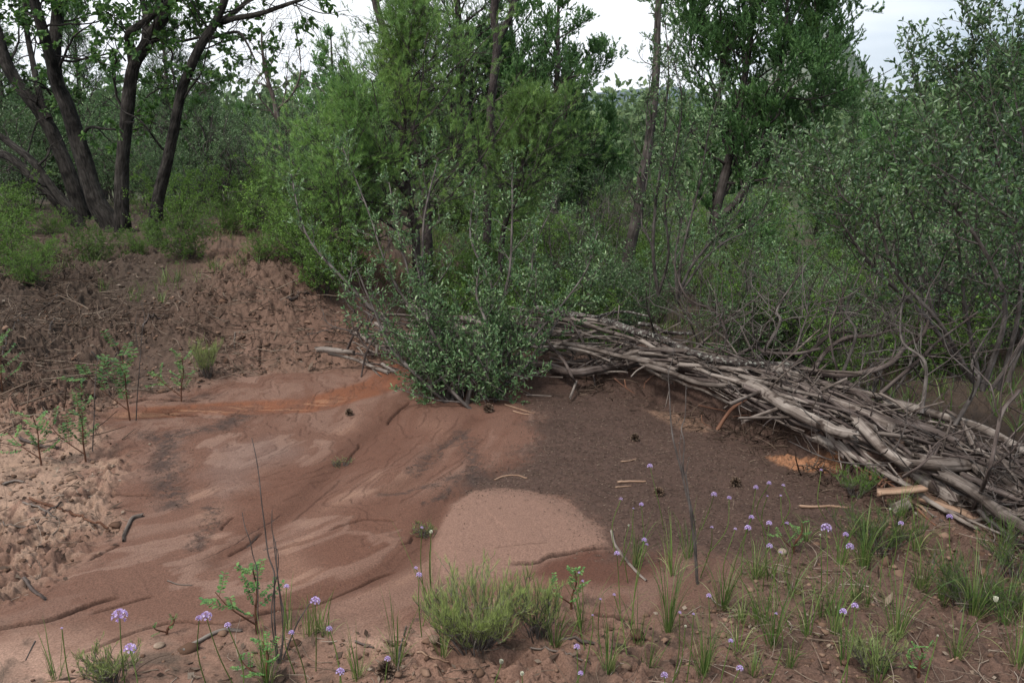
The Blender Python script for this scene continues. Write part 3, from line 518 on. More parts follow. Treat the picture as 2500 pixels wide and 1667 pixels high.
# ------------------------------------------------------------------ oak clump on the left bank
def oak():
    rng = RG(11)
    specs = [  # name, label, limbs, base pixel (region a), depth
     ('thickest dark oak trunk of the left clump, forked, leaning left', 10.0, [([(640, 1300), (560, 1170), (480, 900), (400, 640), (340, 500), (318, 400), (325, 250), (335, 120), (340, 0), (345, -220)], 118, 66, .3),
        ([(340, 500), (300, 350), (250, 180), (200, 0), (150, -200)], 78, 50, -.3), ([(300, 560), (250, 500), (200, 480), (120, 470)], 14, 5, -.4), ([(330, 330), (440, 345), (560, 360), (760, 420)], 14, 4, -.5)]),
     ('rough oak trunk leaning left behind the thickest trunk', 10.9, [([(450, 1150), (380, 950), (290, 750), (190, 600), (80, 460), (20, 330), (0, 250), (-60, 60), (-100, -150)], 96, 60, .2), ([(290, 700), (230, 560), (200, 400), (170, 260), (150, 100), (160, -100)], 46, 30, .5)]),
     ('low slanting oak stem at the left edge of the clump', 9.8, [([(440, 1270), (300, 1100), (200, 960), (80, 860), (-60, 760)], 58, 40, .1), ([(230, 970), (280, 920), (300, 860)], 18, 8, .1)]),
     ('second slanting oak stem lying low behind the first', 10.4, [([(350, 1200), (200, 1050), (60, 930), (-80, 880)], 60, 46, .1)]),
     ('straight oak trunk with a high fork, middle of the clump', 9.7, [([(722, 1340), (715, 1150), (725, 900), (755, 620), (785, 400), (850, 280), (900, 190), (980, 70), (1010, -120)], 92, 60, -.3), ([(785, 400), (770, 280), (760, 200), (840, 140), (960, 40), (1060, -20)], 58, 34, -.7),
        ([(870, 250), (960, 235), (1060, 245), (1180, 220)], 26, 16, .2), ([(740, 360), (690, 290), (670, 200)], 12, 4, -.3), ([(850, 240), (860, 120), (840, 0), (850, -120)], 44, 30, .4)]),
     ('curved oak trunk of the clump, nearest to the trail', 9.2, [([(900, 1385), (935, 1150), (985, 950), (1030, 740), (1075, 520), (1170, 290), (1260, 150), (1320, 10), (1350, -150)], 80, 40, -.3), ([(1255, 150), (1370, 112), (1520, 85), (1640, 45), (1760, 5), (1840, -20)], 42, 14, -1.4),
        ([(1200, 240), (1300, 210), (1400, 190), (1450, 250), (1500, 350)], 26, 9, -.5), ([(1270, 140), (1400, 60), (1470, -20), (1540, -150)], 34, 20, .1), ([(1040, 800), (1010, 770), (1070, 760)], 22, 14, -.1), ([(1740, 20), (1900, 80), (2050, 60)], 10, 3, -.5), ([(1740, 20), (1800, 130), (1860, 200), (1900, 290)], 7, 2, -.3)]),
    ]
    for lab, Y, L in specs:
        lm = [limb('a', p, Y, w0, w1, dY=d) for p, w0, w1, d in L]; w = MB(); f = MB()
        base = lm[0][0][0].copy(); lm[0] = rooted(*lm[0])
        for P, R in lm: tubes(w, P, R, 24 if R[0] > 0.05 else 8, bump=0.15 if R[0] > 0.03 else 0.06, rng=rng)
        low = 'slanting' in lab
        big = [q for q in lm if q[1][0] > (0.02)]; S, SR = stack(big, 30)
        B, BR = grow(S, SR*0.8, 7 if not low else 3, rng, (0.35, 1.0), 60, 15, 0.75, 0.4, 0.2, 0.15, 0.28, 10, 0.3, 0.003, 0.3)
        C, CR_ = grow(B, BR, 6, rng, (0.3, 1.0), 50, 15, 0.38, 0.4, 0.3, 0.05, 0.28, 7, 0.5, 0.0018, 0.4)
        D, DR = grow(C, CR_, 3, rng, (0.4, 1.0), 45, 15, 0.14, 0.4, 0.3, 0.0, 0.25, 4, 0.6, 0.0013, 0.5)
        tubes(w, B, BR, 6); tubes(w, C, CR_, 4); tubes(w, D, DR, 3)
        if not low:
            vis = D[rng.random(len(D)) < (0.75 if 'nearest' not in lab else 0.08)]
            p, d, _ = scatter(vis, 10, rng, (0.2, 1.0)); dd = nrm(d*0.6+rng.normal(size=p.shape)*0.7+np.array([0, 0, -0.15]))
            leaves(f, p, dd, 0.065*(0.6+0.6*rng.random(len(p))), 0.034, rng, 'oval', var=rng.beta(2, 2.5, len(p)))
        t = plantparts('oak_tree', base, w, M_OAKB, f if f.n else None, M_OAKL, lab, 'oak tree', 'oaks growing in one clump on the left bank')
oak()
def dead_tree():
    rng = RG(12); L = [([(1680, 1080), (1650, 800), (1615, 600), (1570, 450), (1545, 300), (1540, 180)], 44, 10, 0), ([(1640, 640), (1720, 560), (1770, 430), (1760, 280), (1730, 150)], 16, 4, 0), ([(1600, 540), (1680, 480), (1700, 330)], 8, 2, .2), ([(1655, 820), (1740, 740), (1840, 740)], 9, 3, -.2), ([(1620, 620), (1560, 480), (1480, 380)], 9, 3, .2)]
    lm = [limb('a', p, 12.0, a, b, dY=d) for p, a, b, d in L]; lm[0] = rooted(*lm[0]); w = MB()
    for P, R in lm: tubes(w, P, R, 10, bump=0.06, rng=rng)
    S, SR = stack(lm, 24); B, BR = grow(S, SR, 9, rng, (0.3, 1), 50, 15, 0.6, .4, .4, .15, .2, 8, .45, .003, .3); C, CR_ = grow(B, BR, 6, rng, (0.2, 1), 45, 15, 0.25, .4, .4, .1, .2, 5, .6, .0022, .4)
    tubes(w, B, BR, 4); tubes(w, C, CR_, 3); tag(w.build('dead_tree', M_DARK, None, lm[0][0][0], True), 'bare dead tree with forked grey twigs left of the tall pines', 'dead tree')
dead_tree()
# ------------------------------------------------------------------ pinyons in the middle
def mid_pines():
    rng = RG(21)
    b1 = np.array([*G(1010, 745)[:2], 0]); Y = 7.7
    P, R = limb('b', [(640, 1790), (640, 1400), (590, 1100), (560, 800), (590, 500), (600, 300), (600, 60)], Y, 66, 6, dY=.1)
    w, f = pinyon(P, R, rng, 54, 1.08, 8, 6, 40, nl=.038, nw=.0026, low=0.16, ang=66, ragged=0.5)
    plantparts('pinyon_pine', P[0], w, M_PINB, f, M_PINE, 'tall bright green young pine in the middle, its pointed top highest', 'pine tree', 'young pinyon pines behind the brush dam')
    P, R = limb('b', [(1130, 1900), (1150, 1400), (1240, 1050), (1310, 800), (1330, 620)], 8.0, 46, 5, dY=.1)
    w, f = pinyon(P, R, rng, 42, 0.85, 8, 6, 40, nl=.038, nw=.0026, low=0.25, ang=66, ragged=.5)
    plantparts('pinyon_pine', P[0], w, M_PINB, f, M_PINE, 'shorter bright green pine right of the tall middle one, beside the bare trunk', 'pine tree', 'young pinyon pines behind the brush dam')
    P, R = limb('b', [(220, 1650), (210, 1300), (230, 1000), (260, 560)], 7.3, 30, 4, dY=.1)
    w, f = pinyon(P, R, rng, 40, 0.8, 7, 6, 40, nl=.038, nw=.0026, low=0.15, ang=66)
    plantparts('pinyon_pine', P[0], w, M_PINB, f, M_PINE, 'low wide green pine at the left foot of the tall middle pine', 'pine tree', 'young pinyon pines behind the brush dam')
    # tall mature trunks whose crowns are above the picture
    lm = [limb('b', [(1050, 1700), (1060, 1300), (1050, 1050), (1085, 850), (1080, 650), (1100, 450), (1118, 250), (1100, 100), (1105, -60), (1090, -700)], 9.3, 56, 50), limb('b', [(1118, 250), (1170, 150), (1210, 60), (1225, -60), (1300, -500)], 9.3, 46, 34)]
    w = MB(); f = MB()
    for P, R in lm: tubes(w, P, R, 20, bump=0.14, rng=rng)
    S, SR = stack([(lm[0][0], lm[0][1])], 30); B, BR = grow(S, SR, 14, rng, (0.25, 0.62), 75, 10, 0.35, .6, .2, 0, .2, 6, .15, .003, .3); tubes(w, B, BR, 4)
    S, SR = stack([(lm[0][0][-len(lm[0][0])//4:], lm[0][1][-len(lm[0][0])//4:]), lm[1]], 20); B, BR = grow(S, SR, 12, rng, (0.55, 1), 70, 10, 1.6, .3, .3, .3, .15, 8, .3, .004, .3); C, CR_ = grow(B, BR, 9, rng, (.3, 1), 45, 12, .5, .3, .3, .3, .15, 5, .5, .002, .4)
    tubes(w, B, BR, 6); tubes(w, C, CR_, 3); needles(f, C, 60, rng, .05, .004)
    plantparts('pine_tree', lm[0][0][0], w, M_PINB, f, M_PIN2, 'tall grey furrowed trunk forked near the picture top, behind the middle pines', 'pine tree')
    lm = [limb('b', [(720, 1700), (700, 1200), (640, 800), (540, 420), (470, 220), (430, 110), (400, 0), (380, -200), (360, -700)], 9.0, 60, 40)]
    w = MB(); f = MB(); tubes(w, *lm[0], 18, bump=0.14, rng=rng)
    S, SR = stack(lm, 30); B, BR = grow(S, SR, 12, rng, (0.72, 1), 70, 10, 1.4, .3, .3, .3, .15, 8, .3, .004, .3); C, CR_ = grow(B, BR, 9, rng, (.3, 1), 45, 12, .5, .3, .3, .3, .15, 5, .5, .002, .4)
    tubes(w, B, BR, 6); tubes(w, C, CR_, 3); needles(f, C, 60, rng, .05, .004)
    plantparts('pine_tree', lm[0][0][0], w, M_PINB, f, M_PIN2, 'dark leaning trunk above the tall young pine, its top cut off by the picture edge', 'pine tree')
mid_pines()
# ------------------------------------------------------------------ snag, juniper and slender shrubs right of centre
def right_trees():
    rng = RG(31)
    lm = [limb('c', [(300, 1640), (330, 1480), (385, 1220), (400, 1060), (435, 900), (465, 680), (485, 450), (492, 300), (495, 120), (508, -60), (520, -300)], 9.4, 82, 34), limb('c', [(495, 180), (480, 90), (440, 80)], 9.4, 18, 5), limb('c', [(400, 1180), (440, 1160), (470, 1165)], 9.4, 16, 6)]
    w = MB(); f = MB()
    for P, R in lm: tubes(w, P, R, 16, bump=0.14, rng=rng)
    S, SR = stack(lm[:1], 30); B, BR = grow(S, SR, 22, rng, (0.15, 0.9), 65, 14, 0.35, .5, .2, .3, .2, 6, .15, .003, .3); C, CR_ = grow(B, BR, 5, rng, (.3, 1), 45, 14, .15, .4, .3, .3, .2, 4, .5, .0015, .4)
    tubes(w, B, BR, 4); tubes(w, C, CR_, 3); D = C[(C[:, 0, 2] > 1.0) & (rng.random(len(C)) < .5)]; needles(f, D, 30, rng, .025, .008, shape='diamond')
    plantparts('juniper_tree', lm[0][0][0], w, M_JUNB, f, M_JUN, 'thin leaning dead-topped trunk with shaggy bark left of the tall juniper', 'juniper tree')
    # tall juniper
    Y = 11.0
    lm = [limb('c', [(770, 1700), (790, 1568), (830, 1300), (900, 1000), (950, 800), (1000, 500), (1040, 250), (1060, -100), (1080, -500)], Y, 82, 20, dY=.2),
          limb('c', [(840, 1290), (960, 1190), (1060, 1000), (1150, 700), (1230, 350), (1260, 0), (1260, -300)], Y, 56, 12, dY=-.5),
          limb('c', [(930, 900), (850, 620), (900, 400), (840, 260), (740, 120), (700, -50), (700, -300)], Y, 40, 12, dY=.4),
          limb('c', [(1060, 1000), (1250, 850), (1400, 600), (1450, 300), (1420, 0)], Y, 34, 8, dY=.3)]
    w, f = juniper(lm, rng, 32, 0.85, 7, 7, 36, 0.036, 0.012, low=0.2, fall=0.4, l3=0.17, up=0.7, ang=58)
    lw = [limb('c', [(850, 1420), (1000, 1500), (1150, 1480), (1400, 1500)], Y-.5, 26, 8, dY=-1), limb('c', [(830, 1560), (960, 1540), (1130, 1560), (1380, 1600)], Y-.6, 22, 6, dY=-1.2)]
    for P, R in lw: tubes(w, P, R, 8, bump=.06, rng=rng)
    S, SR = stack(lw, 20); B, BR = grow(S, SR, 16, rng, (.2, 1), 55, 14, .5, .4, .2, .3, .2, 7, .4, .003, .3); C, CR_ = grow(B, BR, 6, rng, (.2, 1), 45, 14, .2, .4, .3, .2, .2, 5, .5, .0015, .4); tubes(w, B, BR, 4); tubes(w, C, CR_, 3); needles(f, C[rng.random(len(C)) < .8], 40, rng, .03, .009, shape='diamond')
    plantparts('juniper_tree', lm[0][0][0], w, M_JUNB, f, M_JUN, 'large dark green juniper with a dense rounded crown right of centre', 'juniper tree')
    # slender silver-leaved shrubs in front of the snag
    for Yb, st, lab in ((7.0, [([(500, 1740), (470, 1500), (480, 1250), (510, 1000), (540, 700), (560, 400), (540, 130)], 26, 6), ([(500, 1740), (560, 1500), (540, 1200), (600, 900), (640, 600), (590, 350)], 20, 5), ([(500, 1740), (460, 1450), (400, 1300), (440, 1000), (430, 700), (460, 400)], 16, 5)], 'slender tall silver-leaved shrub climbing in front of the thin leaning trunk'),
                        (6.6, [([(610, 1760), (640, 1500), (700, 1250), (760, 1000), (800, 750), (880, 480)], 20, 5), ([(610, 1760), (700, 1560), (850, 1380), (1000, 1200), (1060, 950)], 24, 6), ([(610, 1760), (600, 1500), (640, 1250), (600, 1000), (720, 700)], 16, 5), ([(610, 1760), (760, 1540), (900, 1420), (1050, 1340), (1180, 1100), (1200, 950)], 18, 5)], 'silver-leaved shrub fanning out in front of the large juniper')):
        lm = [limb('c', p, Yb, a, b, dY=rng.uniform(-.5, .5)) for p, a, b in st]
        w, f = shrub(lm, rng, 16, 0.30, 7, 0.15, 6, 0.028, 0.010, t=(0.22, 1.0), ang=26)
        plantparts('mahogany_shrub', lm[0][0][0], w, M_SHRB, f, M_SHL, lab, 'shrub', 'silver-leaved shrubs behind the dam', fn='leaves', wn='stems')
right_trees()
def center_shrub():
    rng = RG(41); b = G(1130, 985)+np.array([0, .05, 0]); 
    tg = [(-420, -560, .5), (-300, -640, .3), (-180, -540, .7), (-60, -600, .2), (30, -520, .6), (120, -590, .3), (230, -500, .5), (330, -420, .2), (-260, -330, -.1), (280, -250, .0), (180, -330, -.15), (-120, -380, -.1), (40, -330, -.1), (-110, -50, -.3), (30, -60, -.35), (-60, -90, -.35), (10, -110, -.4), (60, -230, -.2), (-70, -240, -.3), (0, -200, -.3), (90, -130, -.1), (90, -190, -.2), (-110, -130, -.2)]
    st = []
    for du, dv, dy in tg:
        e = atY(1130+du, 985+dv, b[1]+.35+dy); m = b+(e-b)*0.5+rng.normal(0, .05, 3)+np.array([0.1*np.sign(du), 0, -.02]); q = b+np.array([rng.normal(0, .06), rng.normal(0, .06), -.03])
        st.append((spline([q, q+(m-q)*.5+rng.normal(0, .03, 3), m, (m+e)/2+rng.normal(0, .05, 3), e], 26), np.linspace(.016, .004, 26)*rng.uniform(.6, 1.1)*(1 if dv < -200 else .5)))
    w, f = shrub(st, rng, 13, 0.25, 8, 0.12, 7, 0.026, 0.010, t=(0.10, 1.0), ang=46)
    for k in range(26):   # dead bare whips near the foot
        a = rng.uniform(0, 6.28); e = b+np.array([math.cos(a)*rng.uniform(.2, .5), -abs(math.sin(a))*rng.uniform(.1, .35), rng.uniform(0.02, .22)]); tubes(w, spline([b+rng.normal(0, .06, 3)*[1, 1, 0]+[0, 0, .1+.3*rng.random()], (b+e)/2+[0, 0, .12], e], 8), np.linspace(.003, .0012, 8), 4)
    plantparts('mahogany_shrub', b, w, M_SHRB, f, M_SHL, 'big grey-green many-stemmed shrub growing at the left end of the log pile', 'shrub', None, 'leaves', 'stems')
center_shrub()
def right_shrub():
    rng = RG(51)
    S1 = [('d', [(1200, 2300), (1330, 1900), (1300, 1650), (1180, 1420), (1050, 1230), (930, 1000), (930, 780), (860, 600), (800, 480)], 4.5, 42, 7), ('d', [(1250, 2300), (1500, 1900), (1560, 1450), (1447, 1350), (1250, 1200), (1050, 1060), (890, 960)], 4.2, 30, 8),
          ('d', [(1150, 2250), (950, 1900), (700, 1620), (600, 1350), (500, 1250), (370, 1150), (300, 950)], 4.7, 30, 6), ('d', [(1150, 2250), (850, 1850), (560, 1580), (400, 1350), (300, 1220), (200, 1120), (120, 900)], 5.2, 34, 6),
          ('d', [(1300, 2300), (1420, 1800), (1400, 1300), (1280, 900), (1200, 500), (1150, 250), (1100, 0)], 4.6, 34, 5), ('d', [(1200, 2300), (1100, 1800), (1060, 1300), (1130, 900), (1060, 600), (1050, 380)], 4.9, 30, 4), ('d', [(1350, 2250), (1560, 1600), (1500, 1000), (1400, 600), (1380, 200)], 4.3, 34, 5),
          ('d', [(1150, 2250), (900, 1800), (820, 1400), (760, 1150), (680, 900), (640, 760)], 5.0, 26, 5)]
    lm = [limb(r, p, Y, a, b, dY=rng.uniform(-.3, .3)) for r, p, Y, a, b in S1]
    w, f = shrub(lm, rng, 24, 0.42, 9, 0.19, 6, 0.031, 0.014, t=(0.14, 1.0), ang=46, wander=.2)
    plantparts('mahogany_shrub', lm[0][0][0], w, M_SHRB, f, M_MAH, 'large leafy shrub with dark curved stems filling the right edge', 'shrub', None, 'leaves', 'stems')
    # a second denser one further back
    b = G(2290, 900); st = fanstems(b, 13, rng, 1.55, .55, .016, 20, .2, .08); w, f = shrub(st, rng, 16, .5, 9, .2, 5, .03, .014, t=(.12, 1), ang=45)
    plantparts('mahogany_shrub', b, w, M_SHRB, f, M_MAH, 'twiggy green shrub directly behind the right end of the log pile', 'shrub', None, 'leaves', 'stems')
    b = G(2560, 880); st = fanstems(b, 12, rng, 2.3, .5, .016, 20, .2, .08); w, f = shrub(st, rng, 16, .5, 9, .2, 9, .032, .015, t=(.12, 1), ang=45)
    plantparts('mahogany_shrub', b, w, M_SHRB, f, M_MAH, 'dense shrub cut by the right picture edge above the logs', 'shrub', None, 'leaves', 'stems')
right_shrub()
# ------------------------------------------------------------------ woodland behind
def line(base, top, n=24, bend=0.1, rng=None):
    m = (base+top)/2+rng.normal(0, bend, 3); return spline([base, (base+m)/2+rng.normal(0, bend*.4, 3), m, (m+top)/2+rng.normal(0, bend*.4, 3), top], n)
def woodland():
    rng = RG(61)
    protos = {}
    def mk(kind, seed):
        r = RG(seed); o = np.zeros(3)
        if kind == 'juniper':
            tr = [(line(o, np.array([r.normal(0, .2), r.normal(0, .2), 4.8]), 20, .12, r), np.linspace(.11, .02, 20))]+[(line(np.array([0, 0, .5]), np.array([math.cos(a)*1.0, math.sin(a)*1.0, r.uniform(2.6, 4.0)]), 20, .12, r), np.linspace(.06, .012, 20)) for a in (r.uniform(0, 6), r.uniform(0, 6), r.uniform(0, 6))]
            w, f = juniper(tr, r, 17, 1.05, 9, 7, 18, 0.055, 0.020, low=0.10, fall=.5, l3=.20); return plantparts('juniper_tree', o, w, M_JUNB, f, M_JUN, 'x', 'juniper tree')
        if kind == 'pine':
            P = line(o, np.array([.1, .1, 6.2]), 24, .12, r); w, f = pinyon(P, np.linspace(.13, .015, 24), r, 50, 1.75, 9, 7, 26, .06, .007, low=.2, wm=0, l3=.24, up=.6); return plantparts('pine_tree', o, w, M_PINB, f, M_PIN2, 'x', 'pine tree')
        if kind == 'oakbush':
            st = fanstems(o, 9, r, 3.0, .4, .03, 18, .25, .12); w, f = shrub(st, r, 12, .65, 7, .28, 7, .055, .03, t=(.25, 1)); return plantparts('oak_tree', o, w, M_OAKB, f, M_OAKL, 'x', 'oak tree')
        if kind == 'deadbush':
            st = fanstems(o, 9, r, 1.5, .5, .014, 16, .2, .08); w, f = shrub(st, r, 9, .5, 7, .22, 1, .02, .01, t=(.2, 1)); return plantparts('dead_shrub', o, w, M_TWIG, None, M_SHL, 'x', 'dead shrub', wn='branches')
        if kind == 'bush':
            st = fanstems(o, 15, r, .95, .85, .006, 12, .12, .08); w, f = shrub(st, r, 10, .30, 7, .13, 8, .026, .012, t=(.1, 1), sides=4, up=.15, ang=58); return plantparts('green_bush', o, w, M_SHRB, f, M_BRI, 'x', 'bush', fn='leaves', wn='stems')
        if kind == 'silver':
            st = fanstems(o, 11, r, 1.5, .6, .010, 14, .14, .1); w, f = shrub(st, r, 13, .42, 8, .17, 8, .028, .013, t=(.1, 1), sides=5, up=.2, ang=52); return plantparts('mahogany_shrub', o, w, M_SHRB, f, M_SHL, 'x', 'shrub', fn='leaves', wn='stems')
    def put(kind, u, v, Y, h, hb, lab, group, seed=None, z=None, lmk=None):
        """kind, pixel of the foot (v None: stands on the ground at depth Y), wanted height"""
        vs = protos.setdefault(kind, [])
        nv = {'bush': 3, 'silver': 2, 'deadbush': 1}.get(kind, 2)
        if len(vs) < nv: vs.append(mk(kind, 600+len(vs)*13+len(kind))); first = True
        else: first = False
        x = (u-1250)/FPX*Y*1.0; zz = float(H(x, Y)[0]) if Y < 16 else float(H0(np.array([x]), np.array([float(Y)]))[0]); i = len(vs)-1 if first else int(rng.integers(nv)); p = vs[i]
        s = h/hb
        if first: o = p; o.location = (x, Y, zz-.02); o.scale = (s,)*3; o.rotation_euler = (0, 0, rng.uniform(0, 6.28))
        else: o = dup(p, (x, Y, zz-.02), rng.uniform(0, 6.28), s)
        o['label'] = lab; o['group'] = group; return o
    HB = {'juniper': 5.3, 'pine': 6.9, 'oakbush': 3.5, 'bush': 1.15, 'deadbush': 1.9, 'silver': 1.8}
    def top(kind, u, vtop, Y, lab, group):
        x = (u-1250)/FPX*Y; zz = float(H0(np.array([x]), np.array([float(Y)]))[0]); zt = atY(u, vtop, Y)[2]; return put(kind, u, None, Y, zt-zz, HB[kind], lab, group)
    for k in range(50):   # thickets on the low ground further out
        Y = rng.uniform(12, 40); u = rng.uniform(1380, 2700); kd = ['silver', 'oakbush', 'bush'][int(rng.integers(3))]
        o = put(kd, u, None, Y, rng.uniform(.9, 1.5)*(1.3 if kd == 'oakbush' else 1), HB[kd], '', 'thickets beyond the dam'); todo.append((o, 'low thicket on the far open ground', None, 'thickets beyond the dam'))
    g1 = 'big conifers standing behind the young pines'
    for k, u, vt, Y, lab in [('juniper', 1350, -110, 14.5, 'tall narrow juniper against the pale sky behind the forked grey trunk'), ('juniper', 1412, 170, 15.5, 'shorter dark juniper at the right end of the conifer group, beside the sky gap'), ('juniper', 835, 40, 14.0, 'bluish juniper at the left end of the conifer group, beside the left sky gap'),
          ('pine', 1120, -420, 14, 'tall bluish pine behind the forked grey trunk'), ('pine', 985, -260, 13.5, 'tall bluish pine behind the leaning dark trunk'), ('juniper', 1240, -160, 15, 'juniper glimpsed between the forked trunk and the narrow juniper'), ('juniper', 715, 240, 17, 'low dark juniper between the bare dead tree and the left sky gap'),
          ('pine', 530, 90, 16, 'dark pine right behind the curved oak trunk'), ('pine', 430, -80, 15, 'dark pine between the straight and the curved oak trunks'), ('pine', 230, -60, 17, 'dark pine seen behind the thickest oak trunk'), ('pine', 40, -40, 15, 'dark pine at the left picture edge behind the oaks'), ('juniper', 620, 230, 19, 'juniper behind the bare dead tree'), ('juniper', 330, 120, 20, 'juniper far behind the straight oak trunk'), ('pine', -120, -100, 13, 'pine at the far left picture edge'), ('juniper', 140, 150, 13.5, 'juniper low behind the slanting oak stems'), ('juniper', 490, 210, 13.8, 'juniper behind the foot of the curved oak')]:
        o = top(k, u, vt, Y, lab, g1)
    for k in range(70):     # wooded flat and slopes beyond
        Y = float(np.exp(rng.uniform(math.log(22), math.log(150)))); u = rng.uniform(-100, 2700)
        if (1330 < u < 1620 or 640 < u < 790) and Y < 50: continue
        kd = ['pine', 'juniper', 'juniper', 'oakbush'][int(rng.integers(4))]; h = rng.uniform(3.2, 5.6)*(0.7 if kd == 'oakbush' else 1)
        if Y < 36 and 1350 < u < 2150: h *= .65
        o = put(kd, u, None, Y, h, HB[kd], '', 'trees of the wooded valley beyond the dam'); todo.append((o, {'pine': 'far pine', 'juniper': 'far round juniper', 'oakbush': 'far leafy oak'}[kd]+' in the valley', None, o['group']))
    for u, Y, kd, h, lab in [(2060, 30, 'pine', 4.0, 'pine standing on the slope just right of the large juniper'), (2150, 24, 'juniper', 3.4, 'juniper on the slope between the large juniper and the right shrub'), (2010, 22, 'oakbush', 2.4, 'oak thicket at the foot of the slope right of the large juniper'), (2300, 22, 'oakbush', 3.6, 'oak thicket on the slope behind the right shrub'), (2450, 18, 'juniper', 4.2, 'olive juniper at the upper right corner behind the leafy shrub'), (2560, 15, 'oakbush', 3.4, 'yellowish oak at the right picture edge'), (2230, 40, 'juniper', 4, 'juniper higher on the right slope')]:
        put(kd, u, None, Y, h, HB[kd], lab, 'trees on the right slope')
    # understory: bright bushes
    g2 = 'bright green bushes of the understory'
    for u, v, h in [(620, 560, .85), (560, 575, .45), (690, 520, .9), (455, 640, .62), (440, 560, .8), (500, 490, .9), (740, 640, .8), (780, 720, .7), (830, 690, .8), (225, 640, .42), (30, 570, .7), (60, 700, .38), (130, 570, .35), (400, 480, .8), (640, 640, .3), (5, 660, .6), (700, 590, .5), (380, 600, .3), (730, 560, .7), (330, 620, .28), (100, 640, .3)]:
        p = G(u, v); o = put('bush', u, None, p[1], h, HB['bush'], '', g2); todo.append((o, 'bright green bush on the bank', None, g2))
    g3 = 'green bushes growing below the dam'
    for i in range(70):
        Y = rng.uniform(6.6, 13); u = rng.uniform(850, 2600)
        x = (u-1250)/FPX*Y
        q = float(behind(np.array([x]), np.array([Y]))[0])
        if q < .75: continue
        kd = 'bush' if rng.random() < .72 else 'silver'; o = put(kd, u, None, Y, rng.uniform(.6, 1.0)*(1.25 if kd == 'silver' else 1), HB[kd], '', g3); todo.append((o, 'green bush below the dam' if kd == 'bush' else 'grey-green shrub below the dam', None, g3))
    for u, Y, h, lab in [(1440, 9.5, 1.5, 'bare grey twiggy bush between the middle pines and the thin trunk'), (560, 13.5, 2.0, 'bare grey thicket behind the curved oak trunk'), (700, 13, 1.9, 'grey twiggy bush right of the bare dead tree'), (450, 14, 2.2, 'bare grey thicket between the straight and curved oak trunks'), (1950, 7.0, 1.4, 'bare twiggy bush behind the logs right of the large juniper'), (1400, 12, 1.6, 'grey bare bush below the far hill'), (2150, 6.4, 1.3, 'bare tangled bush behind the right log pile'), (1760, 8, 1.3, 'grey tangled bush under the large juniper'), (1560, 13, 1.6, 'grey bush behind the thin leaning trunk'), (860, 12.5, 1.8, 'grey bush left behind the middle pines')]:
        put('deadbush', u, None, Y, h, HB['deadbush'], lab, 'bare grey bushes')
    for u, Y, h in [(520, 15, 1.9), (600, 16, 1.9), (380, 13, 1.6), (300, 15, 2.0), (180, 13.5, 1.8), (80, 12.5, 1.6), (760, 12, 1.5), (-40, 11, 1.8), (660, 14, 1.7), (470, 12.2, 1.3), (820, 10.5, 1.4), (900, 11.5, 1.7), (1330, 14, 1.6), (1480, 15, 1.7), (560, 19, 2.2), (410, 18, 2.2), (250, 19, 2.2), (700, 19, 2.0), (-60, 18, 2.4), (120, 18, 2.2)]:
        o = put('silver', u, None, Y, h, HB['silver'], '', 'g'); o['group'] = 'grey-green shrubs among the trees'; todo.append((o, 'grey-green shrub among the trees', None, o['group']))
    # the far wood that reads as one mass
    f = MB(); r = RG(77); n = 5600; Y = np.exp(r.uniform(math.log(42), math.log(700), n)); sx_ = r.uniform(-.72, .78, n); X = sx_*Y; Z = H0(X, Y)
    for k in range(64):
        nn = n; hgt = 2.2+3.0*r.random(n)*1; a = r.uniform(0, 6.28, n); q = r.random(n); rr = (0.3+1.5*(1-q)**.7)*np.sqrt(r.random(n)); p = np.stack([X+np.cos(a)*rr, Y+np.sin(a)*rr, Z+.3+q*(3.0+2.5*((np.arange(n)*.37) % 1))], 1)
        leaves(f, p, nrm(r.normal(size=(n, 3))+[0, 0, .8]), .5*(.6+.8*r.random(n))*np.clip(Y/90, .8, 3), .32*np.clip(Y/90, .8, 3), r, 'diamond', var=np.clip(((np.arange(n)*.618) % 1)*.6+.4*r.random(n), 0, 1), up=0)
    tag(f.build('distant_woods', M_FAR), 'distant wooded valley and slopes seen between the trees', 'woodland', kind='stuff')
woodland()
# ------------------------------------------------------------------ the brush dam: every log and branch its own object
g_log = 'logs and branches of the brush dam'
def log(reg, pts, z0, z1, wpx, mat, label, w2=None, name='log', cat='log', bump=0.09, sides=16, sag=0.0, kids=0, group=g_log, seed=0, flat=1.0, jag=0.5):
    rng = RG(900+seed+int(abs(pts[0][0])+abs(pts[0][1])*3)); s = REG[reg][2]; m = len(pts); zs = np.linspace(z0, z1, m) if not isinstance(z0, list) else np.array(z0)
    P = np.array([atZ(*UV(reg, *p), zs[i]) for i, p in enumerate(pts)]); L = np.linalg.norm(np.diff(P, axis=0), axis=1).sum(); n = max(10, int(L/0.02)); Q = spline(P, n)
    D = np.linalg.norm(P-CAMV, axis=1); D = np.interp(np.linspace(0, 1, n), np.linspace(0, 1, m), D); W = np.linspace(wpx, w2 or wpx*.75, n)
    R = W/2/s*D/FPX*.84; Q = Q+np.stack([fbm(np.linspace(0, L*3, n)+k*9, np.zeros(n)+k, 3+k, 3)*R.mean()*1.3 for k in range(3)], 1)
    w = MB(); tubes(w, Q, R, sides, bump=bump, rng=rng, jag=jag, flat=flat)
    if kids:
        B, BR = grow(Q[None], R[None], kids, rng, (.15, .95), 50, 15, .45, .5, .2, .25, .22, 9, .45, .003, .3); C, CR_ = grow(B, BR, 4, rng, (.3, 1), 45, 15, .18, .4, .3, .1, .25, 5, .55, .0015, .4); tubes(w, B, BR, 6); tubes(w, C, CR_, 4)
    o = w.build(name, mat, None, Q[n//2], True); return tag(o, label, cat, group)
